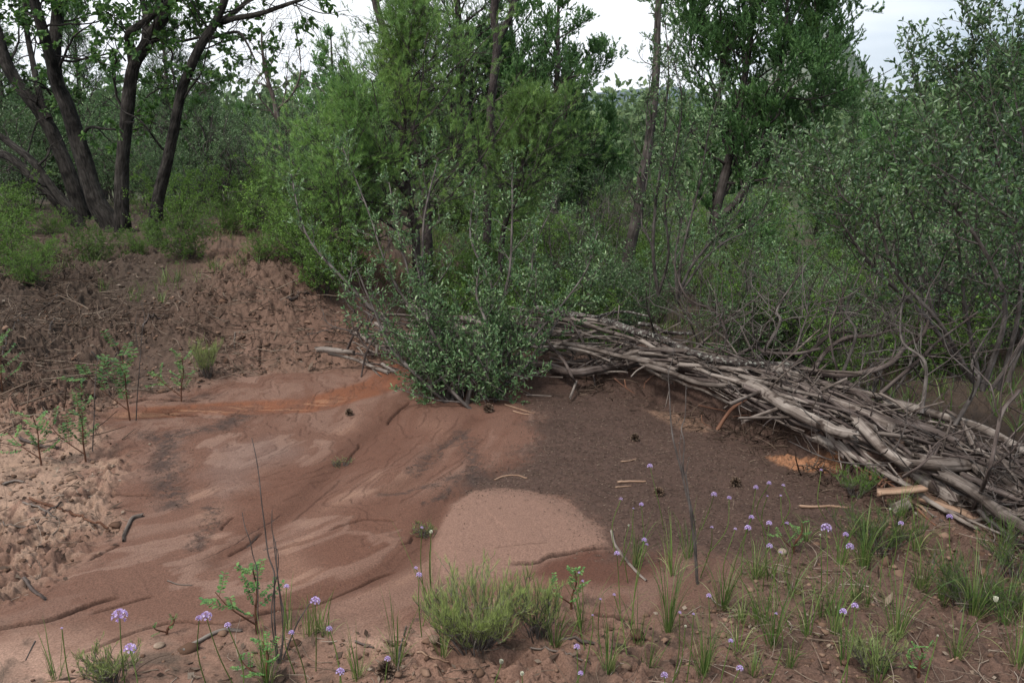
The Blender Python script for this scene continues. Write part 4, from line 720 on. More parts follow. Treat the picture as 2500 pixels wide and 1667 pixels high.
LOGS = [
 ('g', [(-260, 440), (-60, 470), (150, 510), (420, 600), (620, 650), (780, 720), (1000, 790), (1250, 812), (1500, 830), (1640, 870)], .36, .30, 62, 'M_LICH', 'long lichen-covered log lying along the crest of the pile', 50),
 ('g', [(150, 500), (250, 470), (370, 458), (520, 492)], .38, .36, 26, 'M_LICH', 'short arched lichen branch above the left of the crest log', 16),
 ('g', [(450, 545), (560, 560), (650, 600), (830, 608)], .38, .34, 36, 'M_LICH', 'stubby lichen branch lying beside the crest log near the bare shrub stem', 30),
 ('g', [(-20, 508), (200, 580), (430, 655)], .36, .30, 36, 'M_GREY', 'smooth split grey pole slanting under the lichen log', 30),
 ('f', [(1380, 800), (1480, 815), (1650, 830), (1850, 885), (2000, 870), (2138, 850), (2320, 840), (2480, 880)], .12, .12, 74, 'M_DARK', 'thick dark log at the bottom of the pile above the mulch', 60),
 ('g', [(-40, 712), (130, 750), (260, 800)], .24, .22, 36, 'M_PALE', 'tapered pale splintered branch ending over the thick dark log', 14),
 ('g', [(-80, 680), (180, 730), (350, 772), (600, 832), (720, 870)], .26, .22, 40, 'M_GREY', 'long grey branch running above the thick dark log', 34),
 ('g', [(500, 835), (700, 890), (900, 960), (1060, 975)], .22, .22, 46, 'M_GREY', 'grey log at the lip of the washed-out bank', 34),
 ('g', [(960, 900), (1100, 935), (1250, 975), (1450, 1040), (1711, 1120)], .26, .25, 34, 'M_PALE', 'pale ragged branch lying on the big grey log', 30),
 ('h', [(-190, 760), (-60, 810), (60, 880), (200, 960), (300, 1020), (430, 1050)], .25, .22, 82, 'M_PALE', 'big fissured pale log over the washed-out bank', 66),
 ('h', [(-60, 680), (60, 690), (150, 712), (260, 760), (360, 785), (560, 835)], .28, .25, 62, 'M_PALE', 'pale fluted log on top, right of the forked brown branch', 36),
 ('h', [(-120, 740), (0, 770), (120, 830), (330, 880), (640, 1000)], .24, .24, 78, 'M_GREY', 'smooth wide grey log half buried behind the pale ones', 60),
 ('h', [(560, 858), (750, 890), (900, 930), (1100, 1000), (1344, 1130), (1500, 1220)], .25, .22, 52, 'M_PALE', 'pale straight log along the back of the right pile', 48),
 ('h', [(180, 1050), (260, 1075), (430, 1120), (640, 1185), (800, 1290), (980, 1405)], .15, .08, 50, 'M_PALE', 'long pale log along the front edge, its foot on the soil', 92),
 ('h', [(410, 955), (520, 1060), (620, 1140), (800, 1225), (900, 1280)], .24, .12, 66, 'M_PALE', 'thick pale log with a broken orange-tipped end pointing at the sky', 54),
 ('h', [(540, 1025), (700, 1048), (880, 1062)], .24, .22, 30, 'M_GREY', 'short stub with a white break across the right pile', 26),
 ('h', [(880, 1250), (1060, 1335), (1200, 1430), (1344, 1540), (1450, 1640)], .17, .14, 72, 'M_GREY', 'furrowed grey log at the lower right corner of the pile', 74),
 ('h', [(1120, 1170), (1250, 1285), (1344, 1370), (1450, 1450)], .18, .14, 60, 'M_GREY', 'fluted grey log entering from the right edge', 60),
 ('h', [(200, 828), (400, 870), (640, 962), (800, 1000), (980, 1080)], .26, .24, 46, 'M_DARK', 'dark ridged log in the middle of the right pile', 40),
 ('h', [(0, 760), (150, 800), (300, 838), (500, 912)], .27, .25, 34, 'M_GREY', 'thin grey pole resting on the right pile below the fluted log', 24),
 ('h', [(300, 720), (480, 800), (700, 870), (980, 960)], .23, .22, 40, 'M_DARK', 'dark pole behind the pale fluted log', 36),
 ('h', [(700, 1090), (900, 1200), (1100, 1250), (1344, 1290)], .15, .12, 50, 'M_DARK', 'dark log under the twisted weathered wood', 50),
 ('h', [(930, 1040), (1100, 1090), (1344, 1180), (1450, 1240)], .20, .18, 44, 'M_DARK', 'dark log at the right edge between two pale logs', 44),
 ('f', [(66, 722), (200, 730), (330, 742)], .13, .12, 50, 'M_PALE', 'pale sawn branch end poking out left of the centre shrub', 40),
 ('f', [(150, 752), (330, 790), (430, 830), (560, 885)], .09, .05, 26, 'M_PALE', 'crooked pale branch under the sawn branch end', 30),
 ('f', [(700, 430), (790, 460), (880, 495)], .40, .36, 66, 'M_PALE', 'pale barkless log end behind the centre shrub', 56),
 ('f', [(730, 385), (900, 412)], .44, .42, 30, 'M_GREY', 'short grey log behind the top of the pale log end', 28),
 ('f', [(470, 540), (600, 600), (820, 625)], .28, .24, 34, 'M_PALE', 'pale branch left of the centre shrub stems', 28),
 ('f', [(1050, 508), (1200, 535), (1400, 605), (1560, 640)], .34, .28, 48, 'M_PALE', 'pale smooth log right of the centre shrub', 40),
 ('f', [(860, 490), (1050, 560), (1270, 640), (1420, 668)], .30, .25, 56, 'M_GREY', 'grey log running behind the centre shrub', 46),
 ('f', [(1240, 530), (1500, 545), (1760, 600), (1900, 600)], .33, .30, 34, 'M_GREY', 'straight grey pole on the left part of the pile', 26),
 ('f', [(1380, 430), (1560, 455), (1800, 520), (2138, 610)], .38, .32, 24, 'M_GREY', 'thin straight pole at the top left of the pile', 22),
 ('f', [(1620, 600), (1700, 700), (1790, 800), (1840, 900), (1862, 950)], .32, .08, 28, 'M_DARK', 'crooked dark stick leaning down the front of the pile', 22),
 ('f', [(1868, 945), (1852, 1000), (1832, 1055)], .08, .03, 24, 'M_PALE', 'white stick end standing at the edge of the mulch', 20),
 ('f', [(1380, 890), (1600, 905), (1780, 915)], .10, .08, 14, 'M_GREY', 'thin grey stick along the foot of the pile beside the centre shrub', 10),
 ('f', [(1520, 1040), (1700, 1046)], .02, .02, 16, 'M_GREY', 'small grey stick on the mulch below the thick dark log', 12),
]
def build_logs():
    for i, (reg, pts, z0, z1, w, mt, lab, w2) in enumerate(LOGS):
        stick = w < 40; log(reg, pts, z0, z1, w, globals()[mt], lab, w2, 'branch' if stick else 'log', 'branch' if stick else 'log', bump=.16, seed=i)
    log('h', [(730, 1175), (800, 1190), (900, 1200), (1000, 1195), (1080, 1190), (1140, 1240)], .20, .18, 96, M_GREY, 'twisted weathered wood with deep wavy grooves on the right pile', 70, 'log', 'log', bump=.2, sides=40, seed=99)
    # forked brown branches sticking out behind
    log('h', [(30, 640), (130, 670), (250, 700), (420, 702), (600, 650), (700, 550), (790, 500), (830, 410)], [.30, .30, .31, .34, .38, .46, .52, .6], 0, 46, M_DARK, 'thick brown forked branch arching above the right pile', 18, 'dead_branch', 'branch', kids=9)
    log('h', [(180, 690), (270, 570), (380, 500), (530, 490), (610, 440), (690, 330)], [.30, .38, .46, .48, .54, .62], 0, 32, M_DARK, 'brown branch rising right above the fork of the thick one', 12, 'dead_branch', 'branch', kids=9, seed=5)
    log('g', [(1140, 760), (1270, 705), (1340, 738), (1540, 752), (1711, 720)], .34, .42, 32, M_DARK, 'knobby branch lying along the back of the lichen log', 24, 'dead_branch', 'branch', kids=8, seed=6)
    log('g', [(1290, 700), (1255, 620), (1250, 500), (1262, 380)], [.36, .46, .56, .7], 0, 20, M_TWIG, 'upright grey dead branch behind the lichen log', 7, 'dead_branch', 'branch', kids=8, seed=7)
    log('g', [(1140, 760), (1060, 650), (1000, 600), (935, 562)], [.34, .42, .46, .5], 0, 14, M_PALE, 'pale straight stick pointing up left from behind the lichen log', 10, 'dead_branch', 'branch', kids=2, seed=8)
    log('g', [(700, 650), (860, 680), (960, 720), (1090, 690), (1200, 590)], [.36, .4, .4, .44, .5], 0, 12, M_TWIG, 'thin curved pale twig across the middle of the lichen log', 6, 'dead_branch', 'branch', kids=5, seed=9)
    log('g', [(1540, 750), (1580, 620), (1640, 470), (1700, 380)], [.4, .5, .62, .7], 0, 18, M_TWIG, 'grey dead branch slanting up right behind the knobby branch', 7, 'dead_branch', 'branch', kids=8, seed=10)
    log('g', [(1040, 760), (1060, 600), (1000, 520), (930, 420)], [.34, .48, .54, .62], 0, 14, M_TWIG, 'wavy grey dead branch standing behind the middle of the lichen log', 5, 'dead_branch', 'branch', kids=7, seed=11)
    log('g', [(560, 620), (535, 500), (510, 400), (508, 310)], [.34, .5, .6, .7], 0, 20, M_TWIG, 'bare upright stem rising from the lichen log', 8, 'dead_branch', 'branch', kids=3, seed=12)
    log('h', [(1060, 1440), (1150, 1240), (1200, 1030), (1230, 900), (1320, 790)], [.06, .3, .44, .52, .58], 0, 24, M_DARK, 'long dark bent branch leaning over the right end of the pile', 20, 'dead_branch', 'branch', kids=7, seed=13)
    log('h', [(680, 1262), (760, 1215), (820, 1160), (885, 1075)], [.2, .26, .3, .34], 0, 20, M_DARK, 'dark crooked stick lying across the two pale logs', 12, 'dead_branch', 'branch', kids=2, seed=14)
    log('g', [(400, 910), (440, 870), (495, 838)], .2, .24, 12, M_PALE, 'pale short stick jutting over the bank by the bare stems', 14, 'branch', 'branch', seed=15)
    log('g', [(1000, 1275), (1050, 1200), (1110, 1130), (1200, 1070)], [.05, .1, .15, .2], 0, 34, M_ROOT, 'orange-brown root leaning out of the washed bank', 26, 'root', 'root', seed=16, group='roots in the bank')
    for k, (pts, w) in enumerate([([(500, 950), (560, 905), (630, 915)], 12), ([(490, 990), (500, 950), (540, 920)], 10), ([(285, 925), (360, 985), (430, 1030)], 10), ([(355, 935), (365, 985), (385, 1000)], 12), ([(1100, 1040), (1200, 1080), (1260, 1130)], 9), ([(1110, 1190), (1210, 1180), (1290, 1200)], 7), ([(870, 1110), (960, 1130), (1060, 1150)], 10), ([(890, 1180), (900, 1230), (960, 1260)], 9)]):
        o = log('g', pts, .14, .10, w, M_ROOT, 'x', w*.6, 'root', 'root', seed=20+k, group='roots in the bank'); todo.append((o, 'thin brown bank root', None, 'roots in the bank'))
    for k, (u, v, z, e, r) in enumerate([(1780, 860, .30, (-.25, .35, .45), .011), (1850, 880, .30, (.30, .30, .42), .012), (1930, 900, .30, (.55, .35, .30), .013), (2050, 930, .28, (.25, .45, .50), .011), (2150, 960, .28, (.6, .3, .35), .012), (2250, 1010, .26, (.1, .5, .45), .011), (1700, 850, .3, (.45, .45, .2), .010), (2330, 1040, .25, (.3, .3, .4), .011)]):
        b = atZ(u, v, z); q = spline([b, b+np.array(e)*.35+[.04, 0, .05], b+np.array(e)*.7+[-.05, 0, -.02], b+np.array(e)*1.2], 22); w = MB(); tubes(w, q, np.linspace(r, r*.35, 22), 8, bump=.12, rng=RG(k)); B, BR = grow(q[None], np.linspace(r, r*.35, 22)[None], 9, RG(k+5), (.15, .95), 55, 15, .38, .5, .3, .2, .25, 9, .5, .0028, .35); C, CR_ = grow(B, BR, 5, RG(k+9), (.2, 1), 45, 15, .16, .4, .3, .1, .25, 5, .55, .0015, .4); tubes(w, B, BR, 6); tubes(w, C, CR_, 4)
        o = w.build('dead_branch', M_TWIG if k % 2 else M_DARK, None, b, True); todo.append((o, 'bare forked branch behind the logs', 'branch', 'bare branches rising behind the logs')); o['group'] = 'bare branches rising behind the logs'
    # split tan boards, fallen bark and the sawn stub at the right foot
    def board(pts, z, w, t, lab, seed):
        P = np.array([atZ(*UV('h', a, b), z[i]) for i, (a, b) in enumerate(pts)]); n = 30; Q = spline(P, n); R = np.full(n, w/2); T, U, V = frames(Q[None]); T, U, V = T[0], U[0], V[0]; r = RG(seed)
        e = 1+.15*fbm(np.linspace(0, 6, n), np.zeros(n), seed, 3)*2; prof = np.array([[-1, -1], [1, -1], [1.03, 0], [1, 1], [-.97, 1], [-1, 0]]); jag = r.normal(0, .01, (2, 6, 1))
        v = Q[:, None]+prof[None, :, 0:1]*U[:, None]*(w/2*e)[:, None, None]+prof[None, :, 1:2]*V[:, None]*t/2; v[0] += jag[0]*T[0]; v[-1] += jag[1]*T[-1]
        k = np.arange(n-1)[:, None]*6; s_ = np.arange(6)[None]; s2 = (s_+1) % 6; f = np.stack([k+s_, k+s2, k+6+s2, k+6+s_], -1).reshape(-1, 4)
        L = np.linspace(0, 1, n)*np.linalg.norm(P[-1]-P[0]); tc = np.stack([np.tile(prof[:, 0]*w/2, (n, 1)), np.tile(prof[:, 1]*t, (n, 1)), np.repeat(L[:, None], 6, 1)], -1)
        mb = MB(); mb.add(v.reshape(-1, 3), f, None, tc.reshape(-1, 3)); mb.more([[0, 5, 4, 3], [0, 3, 2, 1]]); b = (n-1)*6; mb.more([[b+3, b+4, b+5, b], [b+1, b+2, b+3, b]])
        tag(mb.build('split_board', M_TAN, None, Q[n//2]), lab, 'piece of wood', 'split wood at the right foot of the pile')
    board([(545, 1347), (680, 1338), (800, 1325)], [.10, .11, .12], .045, .018, 'flat tan split board lying level in front of the logs', 1)
    board([(775, 1372), (950, 1428), (1120, 1500)], [.07, .06, .03], .075, .015, 'long tan strip of bark lying under the front log', 2)
    board([(730, 1385), (790, 1420), (860, 1475)], [.05, .04, .02], .045, .008, 'short pale tan splinter beside the long bark strip', 3)
    P = np.array([atZ(*UV('h', 625, 1450), .05), atZ(*UV('h', 720, 1405), .09)]); w = MB(); tubes(w, spline(P, 12), np.full(12, .028), 20, bump=.04, rng=RG(3)); tag(w.build('sawn_stub', M_GREY, None, P[0], True), 'pinkish sawn stub sticking out below the level tan board', 'piece of wood')
    for k, pts in enumerate([[(430, 1210), (480, 1250), (560, 1310)], [(500, 1275), (520, 1240), (550, 1235)], [(545, 1310), (570, 1280), (640, 1270), (690, 1285)], [(560, 1320), (600, 1290), (660, 1300)], [(470, 1225), (540, 1260), (640, 1320), (700, 1330)], [(760, 1440), (800, 1480), (860, 1530)]]):
        o = log('h', pts, .10, .07, 14 if k < 5 else 18, M_ROOT, 'x', 9, 'root', 'root', seed=50+k, group='reddish roots by the boards'); todo.append((o, 'curled root', None, 'reddish roots by the boards'))
    # the body of the pile: sticks laid along it
    F = np.array([atZ(u, v, z) for u, v, z in [(850, 862, .06), (930, 905, .06), (1100, 925, .06), (1280, 915, .07), (1450, 900, .12), (1560, 895, .18), (1700, 925, .2), (1850, 985, .2), (2000, 1050, .18), (2130, 1120, .14), (2250, 1190, .1), (2400, 1262, .08), (2600, 1350, .07)]])
    T = np.array([atZ(u, v, z) for u, v, z in [(880, 760, .36), (1000, 750, .36), (1200, 765, .35), (1400, 775, .34), (1560, 815, .32), (1700, 865, .30), (1850, 890, .29), (2000, 930, .28), (2130, 965, .27), (2250, 1030, .22), (2350, 1065, .21), (2450, 1110, .20), (2650, 1210, .19)]])
    F = spline(F, 120); T = spline(T, 120); rng = RG(88)
    kinds = [('thin grey stick lying in the brush pile', M_GREY, 'branch'), ('dark brown stick lying in the brush pile', M_DARK, 'branch'), ('bleached pale stick lying in the brush pile', M_PALE, 'branch')]
    for k in range(245):
        s = rng.random(); t0 = rng.random()*.93; ln = rng.uniform(.35, 1.5); span = ln/6.2; t1 = min(t0+span, .999); s1 = np.clip(s+rng.normal(0, .28), -.1, 1.1); n = max(8, int(ln/.05)); q = np.linspace(t0, t1, n)*119; i = q.astype(int).clip(0, 118); f = (q-i)[:, None]
        a = F[i]*(1-f)+F[i+1]*f; b = T[i]*(1-f)+T[i+1]*f; ss = np.linspace(s, s1, n)[:, None]; P = a*(1-ss)+b*ss; P[:, 2] += (.05*np.sin(np.pi*ss[:, 0])+rng.uniform(-.05, .015))
        wv = np.linspace(0, ln*2.2, n)+rng.uniform(0, 60); P = P+np.stack([fbm(wv, wv*0+3*j, 5+j, 3) for j in range(3)], 1)*np.array([.09, .09, .06]); P[:, 2] += np.linspace(-.02, .02, n)*rng.normal()
        r0 = float(np.exp(rng.uniform(math.log(.0035), math.log(.018)))); j = int(rng.choice([0, 1, 2], p=[.42, .42, .16])); w = MB(); tubes(w, P, np.linspace(r0, r0*rng.uniform(.35, .8), n), 8, bump=.12, rng=rng, jag=.6)
        if rng.random() < .5: B, BR = grow(P[None], np.linspace(r0, r0*.5, n)[None], 3, rng, (.2, .9), 45, 15, .18, .5, .2, .1, .2, 5, .5, .0018, .4); tubes(w, B, BR, 5)
        o = tag(w.build('branch', kinds[j][1], None, P[n//2], True), '', 'branch', 'loose sticks of the brush pile'); o['_p'] = 1; todo.append((o, kinds[j][0], 'branch', ''))
    for k in range(70):     # short crossing pieces
        t0 = rng.random(); i = int(t0*117); s = rng.uniform(.1, 1.1); b = F[i]*(1-s)+T[i]*s+[0, 0, .035]; al = nrm(F[i+1]-F[i]); d = nrm(al*rng.normal(0, .8)+nrm(T[i]-F[i])*rng.normal(0, .8)+rng.normal(0, .25, 3)); ln = rng.uniform(.1, .38)
        P = spline([b-d*ln, b+rng.normal(0, .02, 3), b+d*ln], 16); r0 = rng.uniform(.004, .012); w = MB(); tubes(w, P, np.linspace(r0, r0*.6, 16), 7, bump=.14, rng=rng, jag=.8); o = tag(w.build('branch', kinds[int(rng.integers(2))][1], None, b, True), '', 'branch', 'loose sticks of the brush pile'); o['_p'] = 1; todo.append((o, 'short stick lying across the brush pile', 'branch', ''))
    for k in range(55):     # twigs fraying out
        t0 = rng.random(); i = int(t0*118); s = rng.random(); b = F[i]*(1-s)+T[i]*s; d = nrm(np.array([rng.normal(), rng.normal()*.7, abs(rng.normal())*.55+.05])); ln = rng.uniform(.12, .5)
        P = spline([b, b+d*ln*.5+rng.normal(0, .03, 3), b+d*ln+rng.normal(0, .04, 3)], 10); w = MB(); tubes(w, P, np.linspace(.0045, .0016, 10), 5)
        B, BR = grow(P[None], np.linspace(.0045, .0016, 10)[None], 5, rng, (.2, .95), 45, 15, .14, .5, .2, .1, .2, 5, .6, .0012, .4); tubes(w, B, BR, 4)
        o = tag(w.build('twig', M_TWIG, None, b, True), '', 'twig', 'twigs fraying out of the brush pile'); o['_p'] = 1; todo.append((o, 'thin bare twig fraying from the pile', 'twig', ''))
build_logs()
# ------------------------------------------------------------------ loose sticks, stones and cones on the ground
def ground_stick(reg, pts, wpx, mat, label, name='stick', group=None, lift=0.6, kids=0):
    s = REG[reg][2]; P = np.array([G(*UV(reg, *p)) for p in pts]); D = np.linalg.norm(P[0]-CAMV); r = wpx/2/s*D/FPX; L = np.linalg.norm(np.diff(P, axis=0), axis=1).sum(); n = max(10, int(L/.012)); Q = spline(P, n)
    Q[:, 2] = np.maximum(H(Q[:, 0], Q[:, 1]), np.convolve(np.pad(H(Q[:, 0], Q[:, 1]), 4, 'edge'), np.ones(9)/9, 'valid'))+r*lift; rng = RG(int(abs(pts[0][0]*7+pts[0][1]))); w = MB(); tubes(w, Q, np.linspace(r, r*.65, n), 12, bump=.14, rng=rng, jag=.6)
    if kids: B, BR = grow(Q[None], np.linspace(r, r*.65, n)[None], kids, rng, (.2, .9), 45, 15, .12, .5, .2, .1, .2, 5, .5, .0015, .4); tubes(w, B, BR, 4)
    return tag(w.build(name, mat, None, Q[n//2], True), label, 'stick', group)
for a in [('e', [(1845, 520), (1900, 490), (1980, 452)], 24, M_DARK, 'dark short log on the bank left of the pine foot'), ('e', [(910, 665), (990, 610), (1070, 568)], 12, M_DARK, 'dark stick slanting on the middle of the bank'),
          ('e', [(590, 862), (680, 855), (790, 842)], 14, M_DARK, 'dark stick just above the tall locust seedling'), ('e', [(130, 1370), (250, 1400), (370, 1412)], 22, M_DARK, 'dark bark piece behind the lowest left seedling'),
          ('i', [(885, 538), (825, 560), (785, 610), (770, 660), (768, 700)], 25, M_GREY, 'curved grey lichen stick lying alone on the silt'), ('i', [(20, 335), (90, 325), (150, 335)], 18, M_GREY, 'grey stick at the left edge below the seedlings'),
          ('i', [(150, 512), (240, 520), (300, 560), (360, 595)], 15, M_GREY, 'crooked root left of the curved lichen stick, upper one'), ('i', [(190, 470), (380, 525), (480, 560), (670, 595)], 17, M_ROOT, 'long straight root pointing at the curved lichen stick'),
          ('i', [(160, 645), (300, 565), (385, 495)], 14, M_DARK, 'dark stick crossing the long root'), ('i', [(10, 612), (60, 638), (180, 636), (380, 600)], 9, M_GREY, 'thin pale root reaching the left edge'),
          ('i', [(150, 945), (200, 1000), (285, 1075)], 22, M_DARK, 'short dark stick by the left end of the long crack'), ('i', [(1130, 1382), (1230, 1322), (1370, 1258), (1500, 1250)], 30, M_PALE, 'pale driftwood stick at the bottom left behind the purple flowers'),
          ('i', [(1040, 945), (1110, 960), (1190, 962)], 9, M_GREY, 'thin straw stick on the silt in the middle left'), ('k', [(145, 305), (190, 288), (260, 288), (350, 312)], 14, M_TAN, 'reddish twig at the tip of the pale silt lobe'),
          ('k', [(930, 212), (970, 206), (1025, 190)], 12, M_TAN, 'tan twig on the mulch below the pine cone'), ('k', [(912, 345), (1000, 338), (1082, 338)], 17, M_TAN, 'tan stick on the mulch, upper of a close pair'), ('k', [(896, 370), (990, 366)], 11, M_TAN, 'small tan stick on the mulch, lower of a close pair'),
          ('k', [(870, 635), (895, 730), (970, 830), (1035, 905), (1085, 945)], 19, M_PALE, 'long pale branch pointing up from the wet red patch'), ('k', [(1480, 1035), (1530, 1085), (1630, 1118)], 13, M_PALE, 'pale stick among the sedges right of the long branch'),
          ('k', [(552, 1275), (575, 1222), (622, 1205)], 14, M_TAN, 'short tan stick beside the rabbitbrush'), ('k', [(370, 1342), (500, 1390), (620, 1440), (740, 1500)], 14, M_GREY, 'grey stick at the foot of the rabbitbrush'), ('k', [(540, 1318), (700, 1340), (960, 1325)], 26, M_DARK, 'dark rotten stick right of the rabbitbrush foot'),
          ('l', [(508, 500), (600, 500), (700, 492), (820, 484)], 20, M_TAN, 'tan stick on the mulch left of the level board'), ('l', [(1770, 765), (1900, 802)], 11, M_PALE, 'pale straight stick at the right edge below the logs'), ('l', [(245, 1430), (275, 1480), (282, 1545)], 9, M_GREY, 'bent pale twig near the bottom, right of centre'),
          ('l', [(1420, 1508), (1530, 1478)], 13, M_TAN, 'tan stick near the bottom right corner'), ('l', [(1335, 890), (1340, 830), (1360, 785)], 12, M_GREY, 'grey twig among the right-hand sedges'), ('j', [(1070, 1440), (1180, 1450), (1260, 1440)], 13, M_TAN, 'tan stick right of the round stone'),
          ('j', [(680, 1365), (740, 1385), (795, 1412)], 17, M_DARK, 'dark stick at the bottom between purple flowers'), ('f', [(1378, 1120), (1480, 1150), (1580, 1186)], 12, M_TAN, 'tan twig right of the centre shrub foot, upper one'), ('f', [(1435, 1165), (1490, 1180), (1545, 1192)], 12, M_TAN, 'tan twig right of the centre shrub foot, lower one'),
          ('e', [(1500, 680), (1495, 750), (1500, 815)], 9, M_GREY, 'grey twig pointing downhill on the bank'), ('e', [(20, 900), (70, 740), (180, 590), (380, 462)], 9, M_TWIG, 'long thin arching twig at the left edge of the bank'), ('e', [(320, 760), (350, 640), (380, 560)], 9, M_TWIG, 'thin twig beside the long arching one'),
          ('i', [(220, 1320), (190, 1380), (160, 1440)], 7, M_TWIG, 'thin twig at the bottom left corner'), ('j', [(940, 1568), (960, 1420), (995, 1240)], 13, M_TWIG, 'upright brown stalk at the bottom centre')]:
    ground_stick(*a)
def stone(reg, x, y, wpx, lab, mat=None, sq=.75):
    p = G(*UV(reg, x, y)); r = wpx/2/REG[reg][2]*np.linalg.norm(p-CAMV)/FPX; n = 14; th = np.linspace(0, np.pi, n)[:, None]; ph = np.linspace(0, 2*np.pi, 20)[None, :-1]
    q = 1+.25*fbm(np.cos(ph)*1.5+x+0*th, np.sin(ph)*np.sin(th)*1.5+th, int(x) % 50, 3); v = np.stack([r*q*np.sin(th)*np.cos(ph), r*q*np.sin(th)*np.sin(ph), r*sq*q*np.cos(th)+0*ph], -1).reshape(-1, 3)+p+np.array([0, 0, r*sq*.5])
    k = np.arange(n-1)[:, None]*19; s_ = np.arange(19)[None]; s2 = (s_+1) % 19; f = np.stack([k+s_, k+19+s_, k+19+s2, k+s2], -1).reshape(-1, 4); mb = MB(); mb.add(v, f); tag(mb.build('stone', mat or M_ROCK, None, p, True), lab, 'stone')
stone('j', 1170, 1365, 62, 'rounded tan stone at the bottom centre'); stone('i', 990, 1350, 60, 'pale flat stone right of the left purple flowers', sq=.4); stone('l', 700, 1365, 40, 'small pale stone at the bottom right'); stone('l', 405, 775, 55, 'reddish stone below a purple flower in the right sedges'); stone('l', 1265, 930, 34, 'small tan stone left of the dark bushy weed'); stone('e', 660, 545, 22, 'small pale stone on the bank'); stone('e', 955, 1395, 18, 'tiny white stone on the silt'); stone('e', 1340, 815, 30, 'small pale stone at the foot of the bank'); stone('i', 705, 250, 26, 'small whitish stone left of the dark debris band')
def cones():
    rng = RG(5)
    for reg, x, y, w, lab in [('g', 427, 1350, 62, 'pine cone on the mulch below the washed bank'), ('k', 1165, 415, 66, 'pine cone on the mulch nearest the pale sticks'), ('k', 1640, 365, 66, 'pine cone on the mulch right of the bare whips'), ('f', 1262, 1165, 74, 'pine cone under the right side of the centre shrub'), ('f', 292, 1180, 56, 'small pine cone on the silt left of the centre shrub'), ('j', 870, 1550, 110, 'pine cone at the bottom edge of the picture')]:
        p = G(*UV(reg, x, y)); r = w/2/REG[reg][2]*np.linalg.norm(p-CAMV)/FPX; n = 90; k = np.arange(n); z = 1-2*(k+.5)/n; a = k*2.39996; d = np.stack([np.sqrt(1-z*z)*np.cos(a), np.sqrt(1-z*z)*np.sin(a), z], 1); c = p+np.array([0, 0, r*.65])
        f = MB(); leaves(f, c+d*r*.35, nrm(d+[0, 0, .35]), r*.75, r*.42, rng, 'oval', .3, var=rng.random(n)*.5+.5*(k % 2), up=.2); leaves(f, c+d*r*.2, nrm(d), r*.5, r*.5, rng, 'oval', .3, var=np.zeros(n), up=.2)
        tag(f.build('pine_cone', M_CONE, None, p), lab, 'pine cone', 'fallen pine cones')
cones()
# ------------------------------------------------------------------ litter nobody could count
def scatter_on(n, rng, xr, yr, keep):
    x = rng.uniform(*xr, n); y = rng.uniform(*yr, n); k = keep(x, y) > rng.random(n); x, y = x[k], y[k]; return np.stack([x, y, H(x, y)], 1)
def chips(name, P, rng, L, W, mat, label, cat, curve=False, lift=.003, vlo=0, vhi=1, tilt=.25):
    n = len(P); a = rng.uniform(0, 6.28, n); d = nrm(np.stack([np.cos(a), np.sin(a), rng.normal(0, tilt, n)], 1)); mb = MB(); L = L*np.exp(rng.normal(0, .45, n)); var = np.clip(vlo+(vhi-vlo)*rng.random(n)**1.6, 0, 1)
    if curve:
        K = 5; bend = rng.normal(0, .6, (n, 3))*[1, 1, .35]; pts = [P+[0, 0, lift]]; dd = d
        for k in range(K-1): dd = nrm(dd+bend*.5+rng.normal(0, .12, (n, 3))*[1, 1, .4]); pts.append(pts[-1]+dd*(L/(K-1))[:, None])
        Q = np.stack(pts, 1); Q[..., 2] = np.maximum(Q[..., 2], P[:, None, 2]+.001); tubes(mb, Q, (W*np.exp(rng.normal(0, .35, n)))[:, None]*np.linspace(1, .5, K)[None], 4, var=var)
    else: leaves(mb, P+[0, 0, lift]-d*(L/2)[:, None]*0, d, L, W*np.exp(rng.normal(0, .3, n)), rng, 'diamond', var=var, up=1.2)
    return tag(mb.build(name, mat), label, cat, kind='stuff')
